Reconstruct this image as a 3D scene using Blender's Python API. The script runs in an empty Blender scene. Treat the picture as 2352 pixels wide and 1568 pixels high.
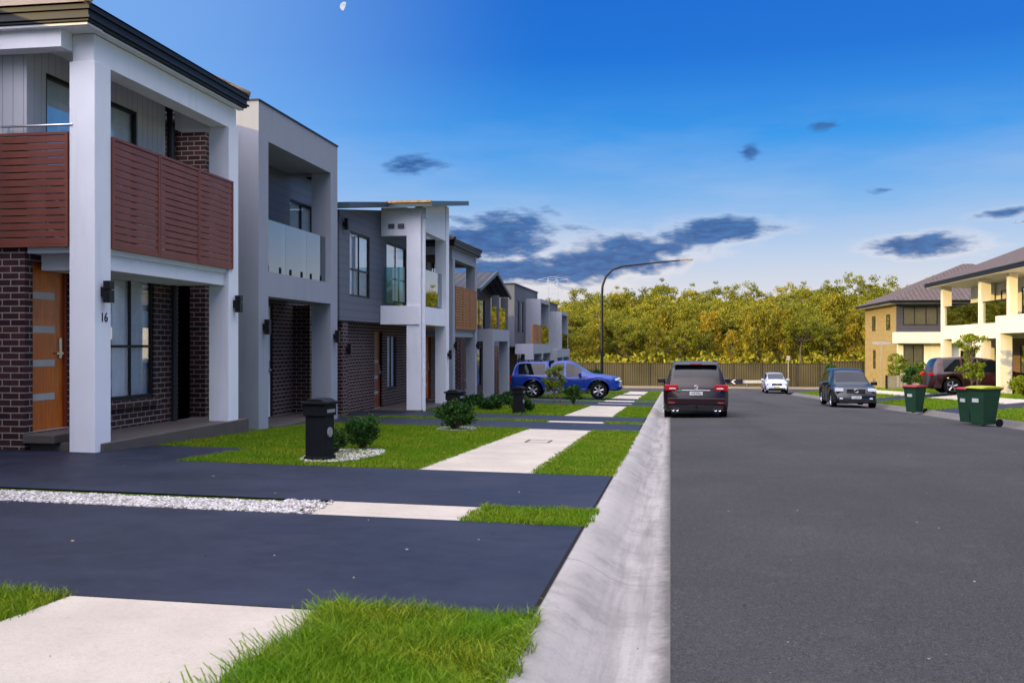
import bpy, bmesh, math, random
import numpy as np
from mathutils import Vector, Matrix
random.seed(7); rng=np.random.default_rng(7)
scene=bpy.context.scene
COL=scene.collection
scene.view_settings.view_transform='Standard'
SUN_EL=13.0; SUN_A=50.0   # light travels towards (sin A, cos A)

# ------------------------------------------------------------------ materials
MATS={}
def newmat(name):
    m=bpy.data.materials.new(name); m.use_nodes=True
    nt=m.node_tree; b=nt.nodes['Principled BSDF']
    MATS[name]=m
    return m,nt,b
def mth(nt,op,a,b=None,c=None):
    n=nt.nodes.new('ShaderNodeMath'); n.operation=op
    for i,v in enumerate((a,b,c)):
        if v is None: continue
        if isinstance(v,(int,float)): n.inputs[i].default_value=v
        else: nt.links.new(v,n.inputs[i])
    return n.outputs[0]
def mixc(nt,fac,a,b,mode='MIX'):
    n=nt.nodes.new('ShaderNodeMix'); n.data_type='RGBA'; n.blend_type=mode
    for i,v in ((0,fac),(6,a),(7,b)):
        if isinstance(v,(int,float)): n.inputs[i].default_value=v
        elif isinstance(v,tuple): n.inputs[i].default_value=(v[0],v[1],v[2],1)
        else: nt.links.new(v,n.inputs[i])
    return n.outputs[2]
def noisen(nt,vec,scale,detail=4,rough=.55):
    n=nt.nodes.new('ShaderNodeTexNoise'); n.inputs['Scale'].default_value=scale
    n.inputs['Detail'].default_value=detail; n.inputs['Roughness'].default_value=rough
    nt.links.new(vec,n.inputs['Vector']); return n.outputs[0]
def mapr(nt,v,a,b,c=0.,d=1.,smooth=False):
    n=nt.nodes.new('ShaderNodeMapRange')
    if smooth: n.interpolation_type='SMOOTHSTEP'
    nt.links.new(v,n.inputs[0])
    for i,x in enumerate((a,b,c,d)): n.inputs[i+1].default_value=x
    return n.outputs[0]
def bump(nt,b,h,strength=.3,dist=.01):
    n=nt.nodes.new('ShaderNodeBump'); n.inputs['Strength'].default_value=strength
    n.inputs['Distance'].default_value=dist
    nt.links.new(h,n.inputs['Height']); nt.links.new(n.outputs[0],b.inputs['Normal'])
def pos(nt): return nt.nodes.new('ShaderNodeNewGeometry').outputs['Position']
def obc(nt): return nt.nodes.new('ShaderNodeTexCoord').outputs['Object']
def plain(name,col,rough=.6,var=.15,scale=6,metal=0,bmp=.0,bscale=80,coat=0,spec=.3,obj=False):
    m,nt,b=newmat(name)
    p=obc(nt) if obj else pos(nt)
    n=noisen(nt,p,scale,5)
    f=mapr(nt,n,.3,.7,1-var,1+var)
    v=nt.nodes.new('ShaderNodeVectorMath'); v.operation='SCALE'
    v.inputs[0].default_value=col; nt.links.new(f,v.inputs['Scale'])
    nt.links.new(v.outputs[0],b.inputs['Base Color'])
    b.inputs['Roughness'].default_value=rough; b.inputs['Metallic'].default_value=metal
    b.inputs['Coat Weight'].default_value=coat; b.inputs['Specular IOR Level'].default_value=spec
    if bmp>0:
        bump(nt,b,noisen(nt,p,bscale,3),bmp,.01)
    return m
def render_wall(name,col):
    m,nt,b=newmat(name); p=pos(nt)
    mp=nt.nodes.new('ShaderNodeMapping'); mp.inputs['Scale'].default_value=(7,7,.7); nt.links.new(p,mp.inputs[0])
    st=noisen(nt,mp.outputs[0],1,5); n=noisen(nt,p,1.6,5)
    c=mixc(nt,mapr(nt,n,.3,.7,0,.35),col,tuple(x*.82 for x in col))
    c=mixc(nt,mapr(nt,st,.52,.8,0,.35),c,tuple(x*.65 for x in col))
    nt.links.new(c,b.inputs['Base Color']); b.inputs['Roughness'].default_value=.8; b.inputs['Specular IOR Level'].default_value=.2
    bump(nt,b,noisen(nt,p,130,3),.25,.006)
    return m
def uv_wall(nt):
    g=nt.nodes.new('ShaderNodeNewGeometry')
    sp=nt.nodes.new('ShaderNodeSeparateXYZ'); nt.links.new(g.outputs['Position'],sp.inputs[0])
    sn=nt.nodes.new('ShaderNodeSeparateXYZ'); nt.links.new(g.outputs['True Normal'],sn.inputs[0])
    k=mth(nt,'GREATER_THAN',mth(nt,'ABSOLUTE',sn.outputs[0]),.5)
    u=mth(nt,'ADD',mth(nt,'MULTIPLY',sp.outputs[1],k),mth(nt,'MULTIPLY',sp.outputs[0],mth(nt,'SUBTRACT',1.,k)))
    return u,sp.outputs[2]
def brick(name,c1,c2,mortar,bw=.24,rh=.086,ms=.008):
    m,nt,b=newmat(name)
    u,z=uv_wall(nt)
    c=nt.nodes.new('ShaderNodeCombineXYZ'); nt.links.new(u,c.inputs[0]); nt.links.new(z,c.inputs[1])
    t=nt.nodes.new('ShaderNodeTexBrick'); nt.links.new(c.outputs[0],t.inputs['Vector'])
    t.inputs['Color1'].default_value=(*c1,1);t.inputs['Color2'].default_value=(*c2,1);t.inputs['Mortar'].default_value=(*mortar,1)
    t.inputs['Scale'].default_value=1;t.inputs['Brick Width'].default_value=bw;t.inputs['Row Height'].default_value=rh
    t.inputs['Mortar Size'].default_value=ms;t.inputs['Mortar Smooth'].default_value=.15
    n=noisen(nt,pos(nt),9,5); 
    cc=mixc(nt,mapr(nt,n,.35,.7,0,.45),t.outputs['Color'],(c1[0]*.4,c1[1]*.4,c1[2]*.4))
    cc=mixc(nt,t.outputs['Fac'],cc,t.outputs['Color'])
    nt.links.new(cc,b.inputs['Base Color']); b.inputs['Roughness'].default_value=.75; b.inputs['Specular IOR Level'].default_value=.2
    h=mth(nt,'ADD',mth(nt,'SUBTRACT',1.,t.outputs['Fac']),mth(nt,'MULTIPLY',noisen(nt,pos(nt),60,3),.3))
    bump(nt,b,h,.6,.008)
    return m
def boards(name,col,pitch,vertical=False,rough=.55,dark=.35):
    m,nt,b=newmat(name)
    u,z=uv_wall(nt); s=u if vertical else z
    fr=mth(nt,'FRACT',mth(nt,'DIVIDE',s,pitch))
    line=mapr(nt,fr,.0,.08,1,0)
    n=noisen(nt,pos(nt),3,4)
    base=mixc(nt,mapr(nt,n,.3,.7,0,.25),col,tuple(x*.75 for x in col))
    cc=mixc(nt,line,base,tuple(x*dark for x in col))
    nt.links.new(cc,b.inputs['Base Color']); b.inputs['Roughness'].default_value=rough; b.inputs['Specular IOR Level'].default_value=.3
    bump(nt,b,mapr(nt,fr,0,1.,1,0) if not vertical else mapr(nt,fr,0,.08,0,1),.5,.015)
    return m
def tilemat(name,col):
    m,nt,b=newmat(name)
    p=pos(nt); sp=nt.nodes.new('ShaderNodeSeparateXYZ'); nt.links.new(p,sp.inputs[0])
    g=nt.nodes.new('ShaderNodeNewGeometry'); sn=nt.nodes.new('ShaderNodeSeparateXYZ'); nt.links.new(g.outputs['True Normal'],sn.inputs[0])
    k=mth(nt,'GREATER_THAN',mth(nt,'ABSOLUTE',sn.outputs[0]),mth(nt,'ABSOLUTE',sn.outputs[1]))
    u=mth(nt,'ADD',mth(nt,'MULTIPLY',sp.outputs[1],k),mth(nt,'MULTIPLY',sp.outputs[0],mth(nt,'SUBTRACT',1.,k)))
    w=mth(nt,'ABSOLUTE',mth(nt,'SINE',mth(nt,'MULTIPLY',u,math.pi/.3)))
    r=mth(nt,'FRACT',mth(nt,'DIVIDE',sp.outputs[2],.13))
    h=mth(nt,'ADD',w,mth(nt,'SUBTRACT',1.,r))
    n=noisen(nt,p,5,4)
    cc=mixc(nt,mapr(nt,n,.3,.7),tuple(x*1.25 for x in col),tuple(x*.7 for x in col))
    cc=mixc(nt,mapr(nt,r,.85,1.,0,.8),cc,tuple(x*.25 for x in col))
    cc=mixc(nt,mapr(nt,w,.25,0,0,.7),cc,tuple(x*.3 for x in col))
    nt.links.new(cc,b.inputs['Base Color']); b.inputs['Roughness'].default_value=.7; b.inputs['Specular IOR Level'].default_value=.2
    bump(nt,b,h,.8,.04)
    return m
def leafmat(name,ca,cb,cc_,trans=.3,rough=.6,ns=.55,hue=(.485,.52)):
    m,nt,b=newmat(name)
    g=nt.nodes.new('ShaderNodeNewGeometry')
    oi=nt.nodes.new('ShaderNodeObjectInfo')
    n=noisen(nt,g.outputs['Position'],ns,4)
    c=mixc(nt,g.outputs['Random Per Island'],ca,cb)
    c=mixc(nt,mapr(nt,n,.38,.62),c,cc_)
    hs=nt.nodes.new('ShaderNodeHueSaturation'); nt.links.new(c,hs.inputs['Color'])
    nt.links.new(mapr(nt,oi.outputs['Random'],0,1,*hue),hs.inputs['Hue'])
    nt.links.new(mapr(nt,oi.outputs['Random'],0,1,1.2,.65),hs.inputs['Value'])
    nt.links.new(hs.outputs[0],b.inputs['Base Color']); b.inputs['Roughness'].default_value=rough
    b.inputs['Specular IOR Level'].default_value=.12
    tr=nt.nodes.new('ShaderNodeBsdfTranslucent'); nt.links.new(hs.outputs[0],tr.inputs[0])
    mx=nt.nodes.new('ShaderNodeMixShader'); mx.inputs[0].default_value=trans
    nt.links.new(b.outputs[0],mx.inputs[1]); nt.links.new(tr.outputs[0],mx.inputs[2])
    nt.links.new(mx.outputs[0],nt.nodes['Material Output'].inputs[0])
    return m
def glassmat(name,tint,fac):
    m,nt,b=newmat(name)
    tr=nt.nodes.new('ShaderNodeBsdfTransparent'); tr.inputs[0].default_value=(*tint,1)
    gl=nt.nodes.new('ShaderNodeBsdfGlossy'); gl.inputs['Roughness'].default_value=.015
    gl.inputs[0].default_value=(.9,.95,1,1)
    fr=nt.nodes.new('ShaderNodeFresnel'); fr.inputs[0].default_value=1.5
    f=mth(nt,'ADD',mth(nt,'MULTIPLY',fr.outputs[0],1.2),fac)
    f=mth(nt,'MINIMUM',f,1.)
    mx=nt.nodes.new('ShaderNodeMixShader'); nt.links.new(f,mx.inputs[0])
    nt.links.new(tr.outputs[0],mx.inputs[1]); nt.links.new(gl.outputs[0],mx.inputs[2])
    nt.links.new(mx.outputs[0],nt.nodes['Material Output'].inputs[0])
    return m

render_white=render_wall('render_white',(.72,.73,.77))
render_grey=render_wall('render_grey',(.28,.295,.335))
render_dgrey=render_wall('render_dark_grey',(.10,.108,.13))
render_cream=render_wall('render_cream',(.64,.59,.46))
brick_dark=brick('brick_dark',(.026,.010,.013),(.066,.025,.024),(.25,.215,.195))
brick_yellow=brick('brick_yellow',(.28,.20,.07),(.37,.27,.10),(.11,.08,.04))
brick_brown=brick('brick_brown',(.14,.07,.035),(.2,.1,.05),(.34,.27,.2))
board_v=boards('board_vertical',(.48,.49,.52),.15,True,dark=.4)
board_l=boards('board_mid_grey',(.10,.11,.14),.19,dark=.28)
board_d=boards('board_dark',(.045,.045,.058),.25)
tile_d=tilemat('roof_tile_dark',(.17,.125,.08))
tile_k=tilemat('roof_tile_charcoal',(.035,.035,.04))
tile_r=tilemat('roof_tile_brown',(.075,.055,.05))
fascia=plain('fascia_charcoal',(.006,.008,.013),.5,.1)
fascia_b=plain('fascia_blue_grey',(.035,.06,.08),.45,.1)
blackmetal=plain('black_metal',(.004,.005,.007),.45,.1)
screen_red=plain('screen_red_brown',(.165,.050,.034),.5,.12,4)
screen_wood=plain('screen_wood',(.26,.10,.022),.5,.25,8)
def woodmat(name,c):
    m,nt,b=newmat(name)
    p=pos(nt); mp=nt.nodes.new('ShaderNodeMapping'); mp.inputs['Scale'].default_value=(30,30,2.2); nt.links.new(p,mp.inputs[0])
    n=noisen(nt,mp.outputs[0],1.2,6)
    nt.links.new(mixc(nt,mapr(nt,n,.3,.7),c,tuple(x*.55 for x in c)),b.inputs['Base Color'])
    b.inputs['Roughness'].default_value=.35; b.inputs['Coat Weight'].default_value=.12
    return m
doorwood=woodmat('door_wood',(.56,.125,.006)); doorred=woodmat('door_red_wood',(.22,.035,.015))
frost=plain('frosted_glass',(.34,.37,.38),.25,.05)
pane=glassmat('window_glass',(.92,.95,.98),.20)
bal_glass=glassmat('balustrade_glass',(.42,.64,.64),.16)
curtain=plain('curtain',(.85,.87,.9),.8,.1,5)
curtain_y=plain('curtain_cream',(.6,.48,.22),.8,.1,5)
interior=plain('interior_dark',(.05,.05,.055),.9,.1)
metal=plain('brushed_metal',(.5,.5,.52),.3,.05,metal=1)
pipe_m=plain('pipe_white',(.62,.63,.66),.5,.05)
pipe_d=plain('pipe_dark',(.02,.02,.024),.5,.05)
porch_tile=plain('porch_tile',(.08,.068,.062),.6,.12,5)
solar=plain('solar_panel',(.02,.03,.06),.15,.05)

def asphalt():
    m,nt,b=newmat('asphalt'); p=pos(nt)
    a=noisen(nt,p,120,2,.8); c=noisen(nt,p,.35,5); d=noisen(nt,p,3.2,5); g2=noisen(nt,p,30,5,.75)
    base=mixc(nt,mapr(nt,c,.35,.65),(.036,.0345,.034),(.050,.048,.0475))
    base=mixc(nt,mapr(nt,a,.50,.68,0,.65),base,(.14,.135,.13))
    base=mixc(nt,mapr(nt,a,.46,.33,0,.85),base,(.006,.006,.007))
    base=mixc(nt,mapr(nt,g2,.45,.65,0,.4),base,(.018,.0175,.018))
    base=mixc(nt,mapr(nt,d,.58,.78,0,.4),base,(.07,.068,.066))
    mp=nt.nodes.new('ShaderNodeMapping'); mp.inputs['Scale'].default_value=(.55,.03,0); nt.links.new(p,mp.inputs[0])
    tr=noisen(nt,mp.outputs[0],1.,3)
    base=mixc(nt,mapr(nt,tr,.5,.7,0,.4),base,(.022,.021,.021))
    v=nt.nodes.new('ShaderNodeTexVoronoi'); v.inputs['Scale'].default_value=7; nt.links.new(p,v.inputs['Vector'])
    base=mixc(nt,mapr(nt,v.outputs['Distance'],.045,.025,0,.6),base,(.22,.21,.19))
    nt.links.new(base,b.inputs['Base Color']); b.inputs['Roughness'].default_value=.92
    b.inputs['Specular IOR Level'].default_value=.12
    bump(nt,b,a,.9,.014); return m
asphalt_m=asphalt()
def concrete(name,ca,cb,joint=0,scuff=False):
    m,nt,b=newmat(name); p=pos(nt)
    a=noisen(nt,p,110,3,.8); c=noisen(nt,p,1.3,6); e=noisen(nt,p,9,7,.7); g2=noisen(nt,p,38,4,.7)
    base=mixc(nt,mapr(nt,c,.3,.7),ca,cb)
    base=mixc(nt,mapr(nt,a,.50,.70,0,.5),base,tuple(x*.5 for x in ca))
    base=mixc(nt,mapr(nt,g2,.5,.7,0,.35),base,tuple(x*.6 for x in ca))
    base=mixc(nt,mapr(nt,e,.54,.72,0,.35),base,tuple(x*.6 for x in ca))
    sp=nt.nodes.new('ShaderNodeSeparateXYZ'); nt.links.new(p,sp.inputs[0])
    if joint:
        f=mth(nt,'FRACT',mth(nt,'DIVIDE',sp.outputs[1],joint))
        base=mixc(nt,mapr(nt,f,.0,.006,.8,0),base,(.05,.045,.04))
    if scuff:
        mp=nt.nodes.new('ShaderNodeMapping'); mp.inputs['Scale'].default_value=(9,.45,0); nt.links.new(p,mp.inputs[0])
        st=noisen(nt,mp.outputs[0],1.,6,.62)
        band=mth(nt,'MULTIPLY',mapr(nt,sp.outputs[0],-.50,-.30,.15,1,True),mapr(nt,sp.outputs[0],-.0,-.16,0.4,1,True))
        base=mixc(nt,mth(nt,'MULTIPLY',mapr(nt,st,.42,.68,0,.6),band),base,(.085,.08,.082))
        st2=noisen(nt,p,2.6,6,.7)
        base=mixc(nt,mapr(nt,st2,.52,.70,0,.45),base,(.12,.108,.098))
        base=mixc(nt,mapr(nt,mth(nt,'ADD',sp.outputs[0],mth(nt,'MULTIPLY',e,.14)),-.03,.06,0,.75),base,(.05,.046,.042))
    nt.links.new(base,b.inputs['Base Color']); b.inputs['Roughness'].default_value=.9
    b.inputs['Specular IOR Level'].default_value=.12
    bump(nt,b,mth(nt,'ADD',mth(nt,'MULTIPLY',a,.6),c),.5,.012); return m
kerb_m=concrete('kerb_concrete',(.315,.29,.265),(.245,.225,.208),3.0,True)
path_m=concrete('path_concrete',(.42,.37,.305),(.325,.285,.235),1.5)
def driveway():
    m,nt,b=newmat('driveway_coating'); p=pos(nt)
    a=noisen(nt,p,5,8,.7); c=noisen(nt,p,.8,4); f=noisen(nt,p,90,3,.7)
    base=mixc(nt,mapr(nt,a,.3,.7),(.004,.0055,.015),(.010,.013,.027))
    base=mixc(nt,mapr(nt,c,.45,.7,0,.6),base,(.020,.025,.046))
    base=mixc(nt,mapr(nt,f,.5,.7,0,.5),base,(.027,.030,.045))
    nt.links.new(base,b.inputs['Base Color']); nt.links.new(mapr(nt,c,.3,.7,.5,.75),b.inputs['Roughness'])
    b.inputs['Specular IOR Level'].default_value=.2
    bump(nt,b,mth(nt,'ADD',a,mth(nt,'MULTIPLY',f,.4)),.45,.010); return m
drive_m=driveway()
def soilgrass():
    m,nt,b=newmat('lawn_soil'); p=pos(nt)
    a=noisen(nt,p,40,5,.7); c=noisen(nt,p,.9,5)
    base=mixc(nt,mapr(nt,a,.3,.7),(.02,.05,.006),(.08,.13,.015))
    base=mixc(nt,mapr(nt,c,.50,.72,0,.7),base,(.14,.14,.03))
    nt.links.new(base,b.inputs['Base Color']); b.inputs['Roughness'].default_value=.95
    b.inputs['Specular IOR Level'].default_value=.1
    bump(nt,b,a,.9,.03); return m
lawn_m=soilgrass()
dry_m=plain('dry_earth',(.16,.12,.07),.95,.3,1.5,bmp=.4,bscale=12)
grass_m=leafmat('grass_blades',(.02,.085,.002),(.38,.42,.02),(.12,.235,.005),.35,.6,1.9)
leaf_shrub=leafmat('shrub_leaves',(.008,.035,.005),(.045,.10,.015),(.02,.065,.01),.25,.6,3)
leaf_yel=leafmat('young_leaves',(.16,.21,.012),(.30,.30,.015),(.12,.18,.012),.4)
leaf_gum=leafmat('gum_leaves',(.05,.07,.007),(.38,.33,.022),(.16,.175,.012),.22,.6,.9,(.48,.52))
leaf_cas=leafmat('casuarina_needles',(.07,.065,.007),(.42,.31,.014),(.15,.14,.010),.22,.6,.9,(.485,.52))
bark=plain('bark',(.10,.08,.06),.9,.35,8,obj=True)
def _p():
    m,nt,b=newmat('white_pebbles')
    g=nt.nodes.new('ShaderNodeNewGeometry')
    nt.links.new(mixc(nt,g.outputs['Random Per Island'],(.15,.13,.11),(.50,.475,.45)),b.inputs['Base Color']); b.inputs['Roughness'].default_value=.7
    return m
pebble_m=_p()

# ------------------------------------------------------------------ mesh builder
ROOT={}
OFF=[0,0,0]
class MB:
    def __init__(s): s.v=[];s.f=[];s.m=[]
    def box(s,x0,x1,y0,y1,z0,z1,m=0):
        x0,x1=min(x0,x1),max(x0,x1);y0,y1=min(y0,y1),max(y0,y1);z0,z1=min(z0,z1),max(z0,z1)
        n=len(s.v)
        s.v+= [(x0,y0,z0),(x1,y0,z0),(x1,y1,z0),(x0,y1,z0),(x0,y0,z1),(x1,y0,z1),(x1,y1,z1),(x0,y1,z1)]
        s.f+= [(n,n+3,n+2,n+1),(n+4,n+5,n+6,n+7),(n,n+1,n+5,n+4),(n+1,n+2,n+6,n+5),(n+2,n+3,n+7,n+6),(n+3,n,n+4,n+7)]
        s.m+=[m]*6
        return s
    def poly(s,pts,m=0):
        n=len(s.v); s.v+=[tuple(p) for p in pts]; s.f.append(tuple(range(n,n+len(pts)))); s.m.append(m); return s
    def prism(s,pts2,axis,a,b,m=0):
        def P(p,w):
            if axis=='x': return (w,p[0],p[1])
            if axis=='y': return (p[0],w,p[1])
            return (p[0],p[1],w)
        n=len(pts2); o=len(s.v)
        s.v+=[P(p,a) for p in pts2]+[P(p,b) for p in pts2]
        s.f.append(tuple(range(o,o+n))); s.f.append(tuple(range(o+2*n-1,o+n-1,-1)))
        for i in range(n):
            j=(i+1)%n; s.f.append((o+i,o+n+i,o+n+j,o+j))
        s.m+=[m]*(n+2); return s
    def cyl(s,p,q,r0,r1=None,n=10,m=0,cap=True):
        if r1 is None: r1=r0
        p=Vector(p);q=Vector(q);d=(q-p)
        if d.length<1e-6: return s
        d.normalize(); a=d.orthogonal().normalized(); b=d.cross(a); o=len(s.v)
        for c,r in ((p,r0),(q,r1)):
            for i in range(n):
                t=2*math.pi*i/n; w=c+a*math.cos(t)*r+b*math.sin(t)*r; s.v.append(tuple(w))
        for i in range(n):
            j=(i+1)%n; s.f.append((o+i,o+j,o+n+j,o+n+i)); s.m.append(m)
        if cap:
            s.f.append(tuple(range(o+n-1,o-1,-1))); s.f.append(tuple(range(o+n,o+2*n))); s.m+=[m,m]
        return s
    def lathe(s,prof,axis='x',c=(0,0,0),n=24,m=0):
        o=len(s.v);k=len(prof)
        for i in range(n):
            t=2*math.pi*i/n
            for (h,r) in prof:
                if axis=='x': s.v.append((c[0]+h,c[1]+r*math.cos(t),c[2]+r*math.sin(t)))
                elif axis=='y': s.v.append((c[0]+r*math.cos(t),c[1]+h,c[2]+r*math.sin(t)))
                else: s.v.append((c[0]+r*math.cos(t),c[1]+r*math.sin(t),c[2]+h))
        for i in range(n):
            j=(i+1)%n
            for a in range(k-1):
                s.f.append((o+i*k+a,o+j*k+a,o+j*k+a+1,o+i*k+a+1)); s.m.append(m)
        return s
    def obj(s,name,mats,parent=None,smooth=False,bevel=0,angle=40):
        if not isinstance(mats,(list,tuple)): mats=[mats]
        r=ROOT.get(parent.name,(0,0,0)) if parent else (0,0,0)
        me=bpy.data.meshes.new(name)
        ox=[OFF[i]-r[i] for i in range(3)]
        me.from_pydata([(a+ox[0],b+ox[1],c+ox[2]) for a,b,c in s.v],[],s.f)
        for mm in mats: me.materials.append(mm)
        me.polygons.foreach_set('material_index',s.m)
        if smooth:
            me.polygons.foreach_set('use_smooth',[True]*len(me.polygons))
            me.set_sharp_from_angle(angle=math.radians(angle))
        me.update()
        o=bpy.data.objects.new(name,me); COL.objects.link(o)
        if parent: o.parent=parent; ROOT[o.name]=r
        if bevel:
            bv=o.modifiers.new('bevel','BEVEL'); bv.width=bevel; bv.segments=2; bv.limit_method='ANGLE'
        return o
def each(name,mat,parent,boxes,bevel=0):
    for b in boxes: MB().box(*b).obj(name,mat,parent,bevel=bevel)
def root(name,loc,label,cat,group=None):
    e=bpy.data.objects.new(name,None); e.empty_display_size=.3
    e.location=[loc[i]+OFF[i] for i in range(3)]; COL.objects.link(e)
    ROOT[e.name]=tuple(e.location)
    e['label']=label; e['category']=cat
    if group: e['group']=group
    return e
def props(o,label=None,cat=None,kind=None,group=None):
    if label:o['label']=label
    if cat:o['category']=cat
    if kind:o['kind']=kind
    if group:o['group']=group
    return o
def copy_thing(src,name,loc,rotz,scale=1.,**pr):
    new=src.copy(); COL.objects.link(new); new.name=name; new.location=loc; new.rotation_euler=(0,0,rotz); new.scale=(scale,)*3
    for k,v in pr.items(): new[k]=v
    def rec(a,b):
        for c in a.children:
            cc=c.copy(); COL.objects.link(cc); cc.parent=b; rec(c,cc)
    rec(src,new); return new
def text_part(name,txt,size,loc,rot,mat,parent,ext=.002,align='CENTER'):
    cu=bpy.data.curves.new(name,'FONT'); cu.body=txt; cu.size=size; cu.extrude=ext; cu.align_x=align; cu.align_y='CENTER'
    t=bpy.data.objects.new(name,cu); COL.objects.link(t)
    dg=bpy.context.evaluated_depsgraph_get(); me=bpy.data.meshes.new_from_object(t.evaluated_get(dg))
    bpy.data.objects.remove(t)
    me.materials.clear(); me.materials.append(mat)
    o=bpy.data.objects.new(name,me); COL.objects.link(o)
    r=ROOT[parent.name]; o.parent=parent; o.location=[loc[i]+OFF[i]-r[i] for i in range(3)]; o.rotation_euler=rot
    return o
def npmesh(name,V,T,mat,smooth=False):
    V=np.ascontiguousarray(V,dtype=np.float32);T=np.ascontiguousarray(T,dtype=np.int32)
    me=bpy.data.meshes.new(name); me.vertices.add(len(V)); me.vertices.foreach_set('co',V.ravel())
    n=len(T); me.loops.add(3*n); me.loops.foreach_set('vertex_index',T.ravel())
    me.polygons.add(n); me.polygons.foreach_set('loop_start',np.arange(0,3*n,3,dtype=np.int32))
    if smooth: me.polygons.foreach_set('use_smooth',np.ones(n,dtype=bool))
    me.materials.append(mat); me.update(calc_edges=True); me.validate()
    return me

# ------------------------------------------------------------------ terrain
S=.0324
def rz(y):
    y=np.asarray(y,dtype=float)
    z=-S*np.clip(y,-40,70)
    t=np.clip((y-70)/12,0,1)
    z=z-S*12*(t-.5*t*t)
    return z+np.clip(y-92,0,80)*.035
def gz(x,y):
    x=np.asarray(x,dtype=float);y=np.asarray(y,dtype=float)
    f=np.clip((77-y)/5,0,1)
    l=np.where(x<-.6,.12+.015*np.clip(-x-.62,0,9.4),0)
    r=np.where(x>8.9,.12+.1*np.clip(x-8.92,0,4.1),0)
    return rz(y)+(l+r)*f
def sheet(name,xs,y0,y1,dz,mat,step=2.,profile=None,kind='structure'):
    ys=list(np.linspace(y0,y1,max(2,int((y1-y0)/step)+1)))
    V=[];F=[]
    for y in ys:
        for i,x in enumerate(xs):
            z=(float(rz(y))+profile[i]) if profile is not None else float(gz(x,y))
            V.append((x,y,z+dz))
    k=len(xs)
    for j in range(len(ys)-1):
        for i in range(k-1):
            F.append((j*k+i,j*k+i+1,(j+1)*k+i+1,(j+1)*k+i))
    me=bpy.data.meshes.new(name); me.from_pydata(V,[],F); me.materials.append(mat)
    me.polygons.foreach_set('use_smooth',[True]*len(F)); me.update()
    o=bpy.data.objects.new(name,me); COL.objects.link(o)
    if kind:o['kind']=kind
    return o
xs=[-600,-120,-40,-10.02,-5,-.72,-.60,8.9,9.05,11,13.02,20,60,200,600]
ys=[-600,-100,-40,-20,0,20,40,60,70,72,74,76,78,80,82,86,90,92,110,140,172,400,1500]
V=[];F=[]
for y in ys:
    for x in xs:
        if -.65<x<8.95: z=float(rz(y))-.2*(1 if y<78 else .3)
        else: z=float(gz(x,y))-.03
        V.append((x,y,z))
k=len(xs)
for j in range(len(ys)-1):
    for i in range(k-1): F.append((j*k+i,j*k+i+1,(j+1)*k+i+1,(j+1)*k+i))
me=bpy.data.meshes.new('ground'); me.from_pydata(V,[],F); me.materials.append(lawn_m); me.update()
g=bpy.data.objects.new('ground',me); COL.objects.link(g); g['kind']='structure'
sheet('road',[0,2,4,6,8.3],-60,76.5,0,asphalt_m,profile=[0,.03,.045,.03,0])
sheet('cross_road',[-60,-30,0,8.3,30,60],76.5,84,.01,asphalt_m,profile=[0]*6)
PR=[(0.0,.0),(-.015,-.008),(-.08,-.018),(-.16,-.026),(-.24,-.024),(-.31,-.008),(-.37,.022),(-.43,.06),(-.48,.09),(-.53,.11),(-.57,.121),(-.63,.125)]
PR2=PR[::-1]
sheet('kerb',[p[0] for p in PR2],-20,74,.004,kerb_m,step=1.,profile=[p[1] for p in PR2])
sheet('kerb',[8.3-p[0] for p in PR],-20,74,.004,kerb_m,step=1.,profile=[p[1] for p in PR])
sheet('verge_lawn',[-.63,-3,-9.9],-20,74,.0,lawn_m)
sheet('verge_lawn',[8.93,11,13.02,16],-20,74,.0,lawn_m)
drv=[(4.4,7.3),(8.1,11.0),(20,23),(23.8,26.8),(36.4,39.2),(40.,42.8),(45.,48.6),(57,60)]
for a,b in drv: sheet('driveway',[-.63,-9.1],a,b,.014,drive_m,1.)
sheet('driveway',[-5.75,-7.25],11.0,13.05,.014,drive_m,1.)
sheet('driveway',[-7.25,-9.1],11.0,11.7,.014,drive_m,1.)
sheet('driveway',[-5.2,-8.2],-3,0,.014,drive_m,1.)
segs=[(-10,4.4),(7.3,8.1),(11,20),(23,23.8),(26.8,36.4),(39.2,40),(42.8,45),(48.6,57),(60,74)]
for a,b in segs: sheet('footpath',[-1.5,-2.85],a,b,.01,path_m,1.)
sheet('footpath',[11.2,12.5],-10,46.6,.01,path_m,1.)
sheet('footpath',[11.2,12.5],50.6,74,.01,path_m,1.)
sheet('driveway',[8.93,11,13.02,17],46.6,50.6,.02,drive_m,1.)
sheet('driveway',[8.93,11,13.02,17],33,36,.02,drive_m,1.)
joint_m=plain('joint_bitumen',(.012,.010,.009),.9,spec=.1)
for a,b in drv[:4]:
    m=MB(); x=-.63; m.poly([(x-.008,a,float(gz(-.64,a))+.018),(x+.012,a,float(gz(-.64,a))+.014),(x+.012,b,float(gz(-.64,b))+.014),(x-.008,b,float(gz(-.64,b))+.018)])
    props(m.obj('expansion_joint',joint_m),kind='structure')
m=MB()
for (a,b,c,d) in ((-2.35,-1.95,16.0,16.03),(-2.35,-1.95,16.62,16.65),(-2.35,-2.32,16.03,16.62),(-1.98,-1.95,16.03,16.62)):
    m.poly([(a,c,float(gz(a,c))+.014),(b,c,float(gz(b,c))+.014),(b,d,float(gz(b,d))+.014),(a,d,float(gz(a,d))+.014)])
props(m.obj('pit_lid',joint_m),'dark rimmed service pit lid set in the footpath','pit lid',None)
sheet('dirt',[-12,-2],74.5,76.4,.02,dry_m)
sheet('dirt',[-60,60],84,92,.02,dry_m)

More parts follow.
